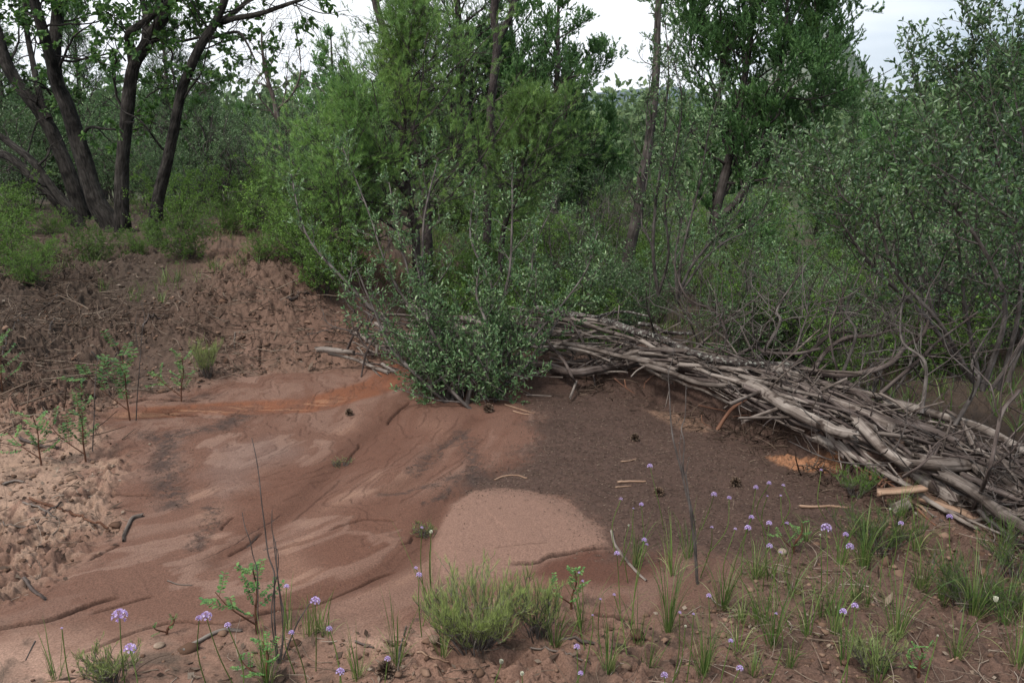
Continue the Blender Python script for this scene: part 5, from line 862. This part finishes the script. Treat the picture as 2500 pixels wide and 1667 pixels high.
def litter():
    rng = RG(71); mul = lambda x, y: sstep(-.05, .04, sdpoly(x, y, MULCH)+.08*fbm(x*5, y*5, 61, 4))
    def deb(x, y):
        m = np.zeros(len(x))
        for P, w in DEBRIS: n2 = fbm(x*9, y*9, 103, 4, .6); d, _, _ = dpoly(x+.10*n2, y+.1*fbm(x*2.2, y*2.2, 101, 4), P); m = np.maximum(m, sstep(w*1.3, w*.1, d+.14*n2))
        return m
    P = scatter_on(120000, rng, (-1.4, 2.6), (2.0, 6), lambda x, y: np.maximum(mul(x, y)*.9, .5*sstep(-.35, .05, sdpoly(x, y, MULCH)+.25*fbm(x*3, y*3, 63, 4))**2)); chips('wood_chips', P, rng, .010, .0035, M_LIT, 'fine brown bark mulch and needles covering the right side of the basin', 'mulch', vlo=0, vhi=.62)
    P = scatter_on(60000, rng, (-3, 1.2), (2.2, 6), lambda x, y: deb(x, y)); chips('dark_debris', P, rng, .009, .0035, M_LIT, 'dark crumbs washed into bands on the silt', 'debris', vlo=0, vhi=.5)
    rough = lambda x, y: (1-smoothmask(x, y))*(1-sstep(.2, .5, behind(x, y)))
    P = scatter_on(30000, rng, (-6.5, 3.5), (1.6, 11), lambda x, y: rough(x, y)*sstep(-.22, .15, fbm(x*2.5, y*2.5, 171, 3))*(.35+.65*(y > 3))); chips('needle_litter', P, rng, .05, .0012, M_LIT, 'dry needles and fine twigs strewn on the bare soil', 'litter', True, vlo=.05, vhi=1)
    P = scatter_on(22000, rng, (-6.5, 0.0), (4.4, 12), lambda x, y: rough(x, y)*sstep(-.1, .12, fbm(x*1.7, y*1.7, 175, 3))); chips('twig_litter', P, rng, .16, .0028, M_LIT, 'grey twigs matted over the bank under the oaks', 'litter', True, lift=.008, vlo=.05, vhi=.8, tilt=.3)
    P = scatter_on(9000, rng, (-2.5, 3.5), (1.6, 3.6), lambda x, y: rough(x, y)*(.25+.6*(x > .6))); chips('straw_litter', P, rng, .10, .0013, M_LIT, 'grey straw and twigs on the near soil', 'litter', True, lift=.004, vlo=.2, vhi=1)
    P = scatter_on(26000, rng, (-6, 3), (1.7, 9), lambda x, y: rough(x, y)*.8); chips('dead_leaves', P, rng, .026, .014, M_LIT, 'small dead leaves and bark flakes on the rough soil', 'litter', lift=.004, vlo=0, vhi=.8, tilt=.35)
    P = scatter_on(9000, rng, (.3, 2.1), (3.6, 6), lambda x, y: np.exp(-((behind(x, y)+.10)/.13)**2)*sstep(-.2, .1, fbm(x*5, y*5, 177, 3))); chips('root_fibres', P, rng, .09, .0022, M_LIT, 'matted brown roots hanging from the washed bank under the logs', 'roots', True, lift=.004, vlo=0, vhi=.55, tilt=.8)
    P = scatter_on(2500, rng, (-2.6, 1.2), (2.3, 6), lambda x, y: smoothmask(x, y)*.35*(1-mul(x, y))); chips('grit', P, rng, .007, .003, M_LIT, 'tiny dark specks on the smooth silt', 'debris', vlo=0, vhi=.6)
    # crumbs and clods
    def clods(name, n, xr, yr, keep, r0, label):
        P = scatter_on(n, rng, xr, yr, keep); m = len(P); r = r0*np.exp(rng.normal(0, .5, m)); ico = nrm(np.array([[0, 0, 1], [.9, 0, .4], [.28, .85, .4], [-.72, .53, .4], [-.72, -.53, .4], [.28, -.85, .4], [.72, .53, -.4], [-.28, .85, -.4], [-.9, 0, -.4], [-.28, -.85, -.4], [.72, -.53, -.4], [0, 0, -1.]]))
        fc = np.array([[0, 1, 2], [0, 2, 3], [0, 3, 4], [0, 4, 5], [0, 5, 1], [1, 6, 2], [2, 7, 3], [3, 8, 4], [4, 9, 5], [5, 10, 1], [6, 7, 2], [7, 8, 3], [8, 9, 4], [9, 10, 5], [10, 6, 1], [11, 7, 6], [11, 8, 7], [11, 9, 8], [11, 10, 9], [11, 6, 10]])
        v = P[:, None]+ico[None]*r[:, None, None]*(1+.35*rng.normal(size=(m, 12, 1)))*np.array([1.2, 1.2, .7])+np.array([0, 0, 1.])*(r*.2)[:, None, None]; mb = MB(); mb.add(v.reshape(-1, 3), (np.arange(m)[:, None, None]*12+fc[None]).reshape(-1, 3), np.repeat(rng.random(m), 12)); tag(mb.build(name, M_CLOD), label, 'soil crumbs', kind='stuff')
    clods('soil_crumbs', 26000, (-5, 2.6), (1.7, 7.5), lambda x, y: rough(x, y)*sstep(-.2, .2, fbm(x*3, y*3, 181, 3)), .005, 'crumbs of dried red soil on the rough ground')
    clods('soil_clods', 2600, (-4, 2.2), (1.7, 6.8), lambda x, y: rough(x, y)*sstep(-.1, .2, fbm(x*2, y*2, 185, 3)), .010, 'clods of dried red soil')
litter()
# ------------------------------------------------------------------ plants of the basin floor and the near bank
def blades(mb, base, n, rng, L, W, spread=.5, droop=1.2, K=7, vlo=0, vhi=1, br=.02, straight=False):
    a = rng.uniform(0, 6.28, n); q = np.stack([np.cos(a), np.sin(a), 0*a], 1); d = nrm(q*spread*rng.random((n, 1))+[0, 0, 1.]); L = L*rng.uniform(.45, 1.05, n); pts = [base+q*br*rng.random((n, 1))]; dr = droop*rng.uniform(.2, 1.3, n)
    for k in range(K-1): d = nrm(d+(q*.30-np.array([0, 0, 1.])*.42)*(dr*(k/(K-1))**1.3)[:, None]+rng.normal(0, .03, (n, 3))); pts.append(pts[-1]+d*(L/(K-1))[:, None])
    P = np.stack(pts, 1); s = np.stack([-q[:, 1], q[:, 0], 0*a], 1); s = nrm(s+.5*rng.normal(size=s.shape)); w = (W*rng.uniform(.7, 1.2, n))[:, None]*np.array([.8, 1, 1, .9, .7, .45, .06])[None, :K]
    V = np.stack([P-s[:, None]*w[..., None]/2, P+s[:, None]*w[..., None]/2], 2).reshape(n, -1, 3); k = np.arange(K-1)*2; f = np.stack([k, k+1, k+3, k+2], -1)[None]+(np.arange(n)*K*2)[:, None, None]
    mb.add(V.reshape(-1, 3), f.reshape(-1, 4), np.repeat(np.clip(vlo+(vhi-vlo)*rng.random(n), 0, 1), K*2))
def sedges():
    rng = RG(81); g = 'tufts of green sedge'
    T = [('k', 1015, 860, 250, 20), ('k', 1250, 905, 270, 12), ('k', 1350, 815, 260, 12), ('k', 1225, 1268, 390, 34), ('k', 1555, 1100, 260, 26), ('k', 520, 1365, 300, 22), ('k', 685, 1268, 260, 18), ('k', 1040, 1340, 230, 10), ('k', 850, 1562, 350, 26), ('k', 1440, 1562, 300, 40), ('k', 1760, 925, 190, 20), ('k', 1770, 1180, 160, 12),
         ('l', 35, 1112, 280, 18), ('l', 240, 925, 160, 16), ('l', 465, 1042, 250, 20), ('l', 345, 1385, 440, 34), ('l', 645, 1182, 270, 18), ('l', 722, 1182, 220, 14), ('l', 1110, 1352, 370, 30), ('l', 780, 1452, 260, 12), ('l', 1270, 1002, 260, 34), ('l', 1240, 775, 230, 22), ('l', 1590, 1185, 300, 34), ('l', 1000, 1568, 260, 26), ('l', 450, 1500, 190, 22), ('l', 1860, 1500, 330, 30), ('l', 760, 862, 230, 26), ('l', 1130, 612, 170, 20), ('l', 560, 700, 150, 22), ('l', 960, 700, 150, 22), ('l', 1700, 640, 110, 14), ('l', 300, 1180, 260, 12),
         ('j', 1145, 1078, 330, 9), ('j', 1232, 1402, 330, 12), ('j', 935, 1482, 360, 14), ('j', 395, 1285, 210, 16), ('j', 455, 1262, 200, 16), ('j', 512, 1300, 150, 8), ('j', 268, 1255, 210, 8), ('j', 130, 1568, 260, 26), ('j', 700, 1562, 240, 20), ('i', 350, 1562, 210, 10), ('l', 1480, 1480, 240, 22), ('l', 1780, 1240, 230, 26), ('l', 560, 1300, 240, 20), ('l', 160, 1180, 220, 16), ('l', 1880, 1180, 200, 26), ('k', 1650, 1420, 230, 16), ('k', 1100, 1480, 200, 12), ('l', 860, 1120, 200, 16)]
    for k in range(9):   # more of them down the right-hand side
        T.append(('l', rng.uniform(150, 1900), rng.uniform(700, 1540), rng.uniform(150, 260), int(rng.integers(13, 24))))
    for k, (reg, x, y, h, n) in enumerate(T):
        p = G(*UV(reg, x, y)); hh = h/REG[reg][2]*np.linalg.norm(p-CAMV)/FPX*1.12; f = MB(); st = reg == 'j' or n < 13; blades(f, p-[0, 0, .01], int(n*1.1), rng, hh*1.5, .0026 if not st else .003, .42 if not st else .35, 1.0 if not st else .35, vlo=.05, vhi=.75); blades(f, p, 9, rng, hh*.7, .0028, 1.1, 1.4, vlo=.8, vhi=1)
        o = tag(f.build('grass_tuft', M_GRS, None, p), 'x', 'grass tuft', g); todo.append((o, 'tuft of arching green sedge' if not st else 'sparse tuft of upright green blades', 'grass tuft', g))
sedges()
def flowers():
    rng = RG(83); g = 'lilac flower heads on thin stems'
    Fl = [('i', 740, 1135, 105), ('i', 805, 1342, 80), ('i', 1278, 1142, 78), ('i', 1234, 1158, 46), ('i', 1412, 1202, 46), ('i', 383, 1224, 18), ('j', 253, 962, 38), ('j', 430, 1048, 70), ('j', 518, 1224, 46), ('j', 283, 1248, 40), ('j', 1092, 600, 26), ('j', 1055, 850, 30), ('j', 1075, 890, 44), ('j', 880, 1410, 44), ('j', 585, 1488, 60),
          ('k', 1110, 216, 40), ('k', 930, 422, 30), ('k', 1057, 455, 34), ('k', 1007, 482, 16), ('k', 1075, 674, 38), ('k', 1090, 704, 26), ('k', 905, 757, 40), ('k', 670, 880, 20), ('k', 692, 932, 24), ('k', 888, 1016, 26), ('k', 803, 1044, 20), ('k', 754, 1143, 18), ('k', 657, 1335, 46), ('k', 680, 1500, 38), ('k', 1475, 1020, 36), ('k', 1295, 1126, 26), ('k', 1380, 1136, 22), ('k', 1200, 1510, 50), ('k', 1612, 1300, 34), ('k', 1668, 1468, 48), ('k', 1508, 392, 42), ('k', 1602, 414, 32), ('k', 1740, 534, 38), ('k', 1640, 608, 24), ('k', 1718, 598, 46), ('k', 1768, 349, 36), ('k', 1495, 598, 24),
          ('l', 325, 323, 32), ('l', 413, 338, 26), ('l', 314, 406, 16), ('l', 397, 403, 18), ('l', 325, 570, 40), ('l', 435, 573, 30), ('l', 680, 595, 74), ('l', 800, 640, 38), ('l', 827, 713, 54), ('l', 328, 711, 42), ('l', 397, 753, 28), ('l', 1143, 571, 36), ('l', 1445, 529, 40), ('l', 648, 244, 22), ('l', 857, 1080, 46), ('l', 785, 1116, 48), ('l', 368, 1133, 22)]
    B = [('j', 1150, 632, 26), ('k', 188, 1438, 34), ('k', 317, 1512, 30), ('k', 1330, 1216, 18), ('k', 978, 592, 16), ('l', 1730, 1052, 36), ('l', 1075, 490, 14), ('l', 1233, 518, 16), ('l', 642, 650, 14), ('l', 1370, 1275, 14)]
    for lst, bud in ((Fl, False), (B, True)):
        for reg, x, y, w in lst:
            u, v = UV(reg, x, y); d = ray(u, v); hh = rng.uniform(.22, .34) if v > 1250 else rng.uniform(.2, .3)
            t = np.linspace(1.2, 6, 600)/d[1]; X, Yy, Z = d[0]*t, d[1]*t, CAM_Z+d[2]*t; i = int(np.nonzero(Z < H0(X, Yy)+hh)[0][0]); hd = np.array([X[i], Yy[i], Z[i]]); b = hd+np.array([rng.normal(0, .04), rng.normal(0, .03)+.02, 0]); b[2] = float(H(b[0], b[1])[0])-.01
            D = np.linalg.norm(hd-CAMV); r = w/2/REG[reg][2]*D/FPX*.8; m = (b+hd)/2+rng.normal(0, .018, 3)
            t_ = thing('wild_flower' if not bud else 'flower_bud', b); s = MB(); P = spline([b, m, hd-[0, 0, r*.6]], 10); tubes(s, P, np.linspace(.0019, .0013, 10), 6, var=.55); s.build('stem', M_GRS, t_, b)
            f = MB()
            if bud:
                n = 16; q = np.arange(n); a = q*2.4; c = hd; leaves(f, c-[0, 0, r*.9]+0*a[:, None], nrm(np.stack([np.cos(a)*.35, np.sin(a)*.35, 1+0*a], 1)), r*2.4, r*.9, rng, 'oval', .4, var=rng.random(n), up=0); f.build('bud', M_BUD, t_, b)
            else:
                n = 16 if w > 30 else 9; q = np.arange(n)+.5; z = 1-q/n*1.15; a = q*2.4; dd = np.stack([np.sqrt(np.clip(1-z*z, 0, 1))*np.cos(a), np.sqrt(np.clip(1-z*z, 0, 1))*np.sin(a), z], 1); c0 = hd-[0, 0, r*.5]
                for dv in dd:     # each little floret: pedicel and six petals
                    c = c0+dv*r*.85; tubes(s2 := f, np.stack([c0, c])[None], np.full((1, 2), .0007), 3, var=.4); k = 6; aa = np.arange(k)/k*6.28+rng.random(); ref = nrm(np.cross(dv, [0.3, .2, 1])); v2 = np.cross(dv, ref); pd = nrm(ref*np.cos(aa)[:, None]+v2*np.sin(aa)[:, None]+dv*.7)
                    leaves(f, np.repeat(c[None], k, 0), pd, r*.36, r*.22, rng, 'diamond', var=rng.random(k), up=0)
                f.build('flower_head', M_PET, t_, b)
            t_['category'] = 'flower'; t_['group'] = g if not bud else 'cream buds on thin stems'; todo.append((t_, ('large' if w > 44 else 'small' if w < 27 else 'lone')+' lilac flower head' if not bud else 'cream flower bud', 'flower', t_['group']))
            t_['_u'] = u; t_['_v'] = v
flowers()
def locust(p, hh, rng, nleaf=9, lean=0):
    w = MB(); f = MB(); st = [(spline([p-[0, 0, .02], p+[lean*.3, 0, hh*.3], p+[lean*.7+.01, 0, hh*.6], p+[lean, 0, hh*.92]], 16), np.linspace(.005, .0018, 16))]
    st.append((spline([p+[0, 0, hh*.12], p+[-.10*hh/.35, -.02, hh*.4], p+[-.16*hh/.35, -.02, hh*.62]], 12), np.linspace(.003, .0014, 12)))
    for P, R in st: tubes(w, P, R, 7)
    for (P, R), n in zip(st, (nleaf, nleaf//2)):
        B, BR = grow(P[None], R[None], n, rng, (.22, 1.0), 62, 8, hh*.40, .15, .35, .25, .05, 9, .3, .0009, .5); tubes(w, B, BR, 3)
        k = 8
        for j in range(n):
            for s_ in (-1, 1):
                q = np.linspace(.18, .98, k)*8; i = np.minimum(q.astype(int), 7); fr = (q-i)[:, None]; c = B[j][i]*(1-fr)+B[j][i+1]*fr; tn = nrm(B[j][i+1]-B[j][i]); sd = nrm(np.cross(tn, [0, 0, 1.]))*s_; d = nrm(tn*.35+sd+rng.normal(0, .15, (k, 3)))
                leaves(f, c, d, hh*.072*(.8+.3*rng.random(k)), hh*.044, rng, 'oval', .15, var=rng.random(k), up=1.5)
    return w, f
def seedlings():
    rng = RG(85)
    for reg, x, y, h, lab in [('e', 830, 1248, 450, 'tallest leafy locust seedling on the silt, left of the orange streak'), ('e', 1155, 1112, 270, 'locust seedling growing on the orange streak'), ('e', 545, 1478, 340, 'locust seedling with a bare dead leader at the rough left soil'), ('e', 265, 1522, 290, 'small locust seedling, lowest at the left'), ('e', 20, 1090, 300, 'locust seedling with yellow lower leaves at the left edge'), ('i', 1595, 1262, 410, 'locust seedling beside the thorny bare stalks'),
                              ('k', 620, 1120, 260, 'small locust seedling right of the rabbitbrush'), ('i', 1030, 1270, 110, 'tiny green sprout at the bottom left silt'), ('e', 520, 1110, 110, 'tiny yellow-green sprout left of the tallest seedling'), ('l', 1250, 1568, 200, 'leafy green sprout at the bottom right edge'), ('i', 1660, 1568, 260, 'leafy green plant at the foot of the thorny stalks'), ('l', 470, 770, 190, 'bright feathery green plant among the right sedges')]:
        p = G(*UV(reg, x, y)); hh = h/REG[reg][2]*np.linalg.norm(p-CAMV)/FPX*1.1; w, f = locust(p, hh, rng, 9 if h > 200 else 6, rng.uniform(-.02, .03)); plantparts('locust_seedling', p, w, M_ROOT, f, M_LOC, lab, 'seedling', 'locust seedlings', 'leaves', 'stem')
    # thorny dead stalks
    def stalk(lst, base, lab, Y=None):
        w = MB(); b = G(*UV(*base)); Y = b[1]
        for reg, pts, a, c in lst:
            P, R = limb(reg, pts, Y, a, c, step=.015); P[:, 1] += np.linspace(0, .06, len(P)); tubes(w, P, R, 8, bump=.08, rng=rng)
            n = len(P)//3; i = rng.integers(0, len(P)-1, n); an = rng.uniform(0, 6.28, n); d = np.stack([np.cos(an), np.sin(an)*.4, .2+0*an], 1); leaves(w, P[i], d, .010, .0028, rng, 'needle', var=.5)
        tag(w.build('thorny_stalk', M_SHRB, None, b, True), lab, 'stalk', 'bare thorny stalks')
    stalk([('i', [(1725, 1440), (1700, 1200), (1695, 1000), (1690, 900), (1650, 800), (1625, 640), (1600, 480), (1580, 330), (1555, 200), (1525, 90)], 16, 6), ('i', [(1740, 1440), (1760, 1200), (1730, 1050), (1700, 880), (1690, 760), (1660, 660), (1655, 545)], 13, 6), ('i', [(1720, 1440), (1680, 1200), (1680, 1050), (1705, 900), (1690, 780), (1600, 800)], 12, 5), ('i', [(1730, 1445), (1745, 1250), (1700, 950), (1660, 700)], 12, 6), ('j', [(230, 1420), (300, 1240), (350, 1160), (405, 1085)], 14, 7), ('i', [(1600, 1180), (1590, 900), (1555, 800), (1530, 720), (1490, 640), (1465, 560)], 10, 6), ('i', [(1530, 730), (1575, 700)], 7, 4)], ('i', 1725, 1450), 'cluster of tall thorny bare stalks in the left foreground')
    stalk([('k', [(1405, 960), (1398, 800), (1380, 650), (1370, 520), (1340, 400), (1320, 300), (1290, 180), (1262, 60), (1250, -60), (1245, -200), (1240, -330), (1270, -420), (1280, -520)], 20, 5), ('k', [(1400, 940), (1385, 700), (1360, 480), (1345, 330), (1325, 250), (1335, 100), (1320, 20), (1345, -60), (1355, -260)], 16, 5), ('k', [(1402, 950), (1395, 620), (1360, 420), (1350, 300), (1375, 200)], 12, 4), ('k', [(1320, 300), (1305, 160), (1320, 60)], 8, 4)], ('k', 1405, 960), 'pair of tall bare whips standing in front of the mulch')
    stalk([('e', [(868, 1250), (870, 1100), (880, 900), (890, 700), (900, 600), (870, 500)], 9, 3), ('e', [(880, 800), (850, 640), (850, 560)], 5, 2)], ('e', 850, 1248), 'thin bare whip above the tallest locust seedling')
    stalk([('e', [(590, 1440), (590, 1200), (585, 1000), (590, 860)], 9, 4)], ('e', 560, 1470), 'thin bare leader of the left seedling')
seedlings()
def weeds():
    rng = RG(87)
    def brush(p, R, hh, n, mat, lab, name='rabbitbrush', yel=1.0, W=.0012, grp=None, mat2=None):
        w = MB(); f = MB(); st = fanstems(p, n, rng, hh, R/hh*1.0, .0022, 10, R*.22, .015); S, SR = stack(st, 12); tubes(w, S, SR, 4)
        B, BR = grow(S, SR, 9, rng, (.25, 1), 24, 8, hh*.34, .3, .3, .5, .08, 5, .6, .0009, .5); tubes(w, B, BR, 3)
        needles(f, B, 15, rng, hh*.12, W, .5, (.1, 1), up=.5); needles(f, S, 26, rng, hh*.10, W, .5, (.35, 1), up=.6)
        return plantparts(name, p, w, mat2 or M_TWIG, f, mat, lab, 'shrub', grp, 'leaves', 'stems')
    p = G(1215, 1585); brush(p+[-.07, .0, 0], .19, .19, 90, M_RAB, 'soft yellow-green rabbitbrush in the centre foreground')
    p = G(1310, 1560); brush(p, .10, .17, 26, M_RAB, 'paler wispy rabbitbrush right beside the larger one')
    p = G(265, 1675); brush(p, .09, .10, 30, M_RAB, 'low bright green feathery weed at the bottom left', 'weed')
    p = G(2090, 1215); brush(p, .11, .11, 26, M_BRI, 'bushy green weed in front of the level board', 'weed')
    p = G(2380, 1490); brush(p, .18, .15, 46, M_GRS, 'dark bushy grey-green weed at the lower right', 'weed')
    p = G(2480, 1430); brush(p, .14, .14, 26, M_GRS, 'dark grey-green weed at the right edge', 'weed')
    p = G(2140, 1350); brush(p, .16, .15, 36, M_GRS, 'grey-green weed between the sedges and the board', 'weed')
    p = G(2130, 1650); brush(p, .10, .12, 26, M_RAB, 'low green weed at the bottom right', 'weed')
    p = G(505, 930); brush(p, .10, .22, 26, M_RAB, 'olive feathery weed at the foot of the bank', 'weed')
    p = G(1035, 1300); brush(p, .05, .05, 16, M_RAB, 'tiny green clump on the edge of the pale lobe', 'weed'); p = G(830, 1128); brush(p, .06, .035, 14, M_RAB, 'tiny green clump on the crack in the red silt', 'weed')
    # short green growth scattered under the trees
    f = MB(); P = scatter_on(5200, rng, (-7, 0.2), (6.3, 14), lambda x, y: sstep(.9, 1.6, np.where(True, y-5.6+.3*fbm(x, y, 5, 2), 0))*sstep(-.05, .2, fbm(x*1.1, y*1.1, 191, 3))); 
    for q in P[:2600]: blades(f, q, 7, rng, .16, .004, .8, .9, vlo=0, vhi=.8)
    tag(f.build('short_grass', M_GRS), 'short green grass and weeds under the oaks', 'grass', kind='stuff')
    f = MB(); P = scatter_on(5200, rng, (-1, 9), (5.5, 16), lambda x, y: sstep(.7, 1.1, behind(x, y))*.8)
    for q in P[:3000]: blades(f, q, 7, rng, .25, .006, .8, .8, vlo=0, vhi=.8)
    tag(f.build('undergrowth', M_GRS), 'green undergrowth on the low ground behind the dam', 'undergrowth', kind='stuff')
weeds()
# ------------------------------------------------------------------ a label of its own for every countable repeat
LMK = [('oak clump', 330, 520), ('bare dead tree', 690, 470), ('tallest locust seedling', 320, 900), ('orange streak', 700, 965), ('curved lichen stick', 325, 1280), ('pale silt lobe', 1270, 1300), ('centre shrub', 1130, 900), ('thick dark log', 1480, 905), ('thorny stalks', 665, 1450), ('rabbitbrush', 1215, 1520), ('long pale branch', 1540, 1370),
       ('bare whips', 1690, 1300), ('level board', 2200, 1195), ('dark bushy weed', 2370, 1450), ('lone tan stick', 2010, 1243), ('bottom left stone', 390, 1580), ('round stone', 1060, 1590), ('tall pine', 990, 500), ('right shrub', 2300, 600), ('washed bank', 1780, 1000), ('wet red patch', 1450, 1370)]
def finish_labels():
    bk = {}
    for o, desc, cat, grp in todo:
        if '_u' in o: u, v = o['_u'], o['_v']; del o['_u']; del o['_v']
        else: u, v = project(o.location); u = float(u); v = float(v)
        if cat: o['category'] = cat
        n, lu, lv = min(LMK, key=lambda m: (m[1]-u)**2+(1.2*(m[2]-v))**2); dx, dy = u-lu, v-lv
        plain = '_p' in o
        if plain: del o['_p']
        r = ('right of' if dx > 0 else 'left of') if abs(dx) > abs(dy) else ('below' if dy > 0 else 'above'); bk.setdefault((desc, r, n, plain), []).append((u, o))
    od = ['', 'second', 'third', 'fourth', 'fifth', 'sixth', 'seventh', 'eighth', 'ninth', 'tenth', 'eleventh', 'twelfth']
    od += [f'{k}{"st" if k % 10 == 1 and k != 11 else "nd" if k % 10 == 2 else "rd" if k % 10 == 3 else "th"}' for k in range(13, 90)]
    for (desc, r, n, plain), L in bk.items():
        if plain:
            for u, o in L: o['label'] = f'{desc} {r} the {n}'
            continue
        L.sort(key=lambda q: q[0])
        for i, (u, o) in enumerate(L):
            o['label'] = f'{desc} {r} the {n}' if len(L) == 1 else (f'leftmost {desc} {r} the {n}' if i == 0 else f'{desc} {r} the {n}, {od[i]} from the left')
finish_labels()
# ------------------------------------------------------------------ the air between here and the far hills
def haze():
    me = bpy.data.meshes.new('haze'); v = [(x, y, z) for x in (-4300, 4300) for y in (-60, 4600) for z in (-30, 330)]
    me.from_pydata(v, [], [(0, 1, 3, 2), (4, 6, 7, 5), (0, 4, 5, 1), (2, 3, 7, 6), (0, 2, 6, 4), (1, 5, 7, 3)]); m = bpy.data.materials.new('haze'); m.use_nodes = True; nt = m.node_tree; nt.nodes.clear()
    o = nt.nodes.new('ShaderNodeOutputMaterial'); p = nt.nodes.new('ShaderNodeVolumePrincipled'); p.inputs['Color'].default_value = (.80, .87, 1, 1); p.inputs['Density'].default_value = .00009; p.inputs['Anisotropy'].default_value = .2
    nt.links.new(p.outputs[0], o.inputs['Volume']); me.materials.append(m); ob = bpy.data.objects.new('haze', me); sc.collection.objects.link(ob); tag(ob, 'thin blue haze in front of the far hills', 'haze', kind='stuff')
haze()
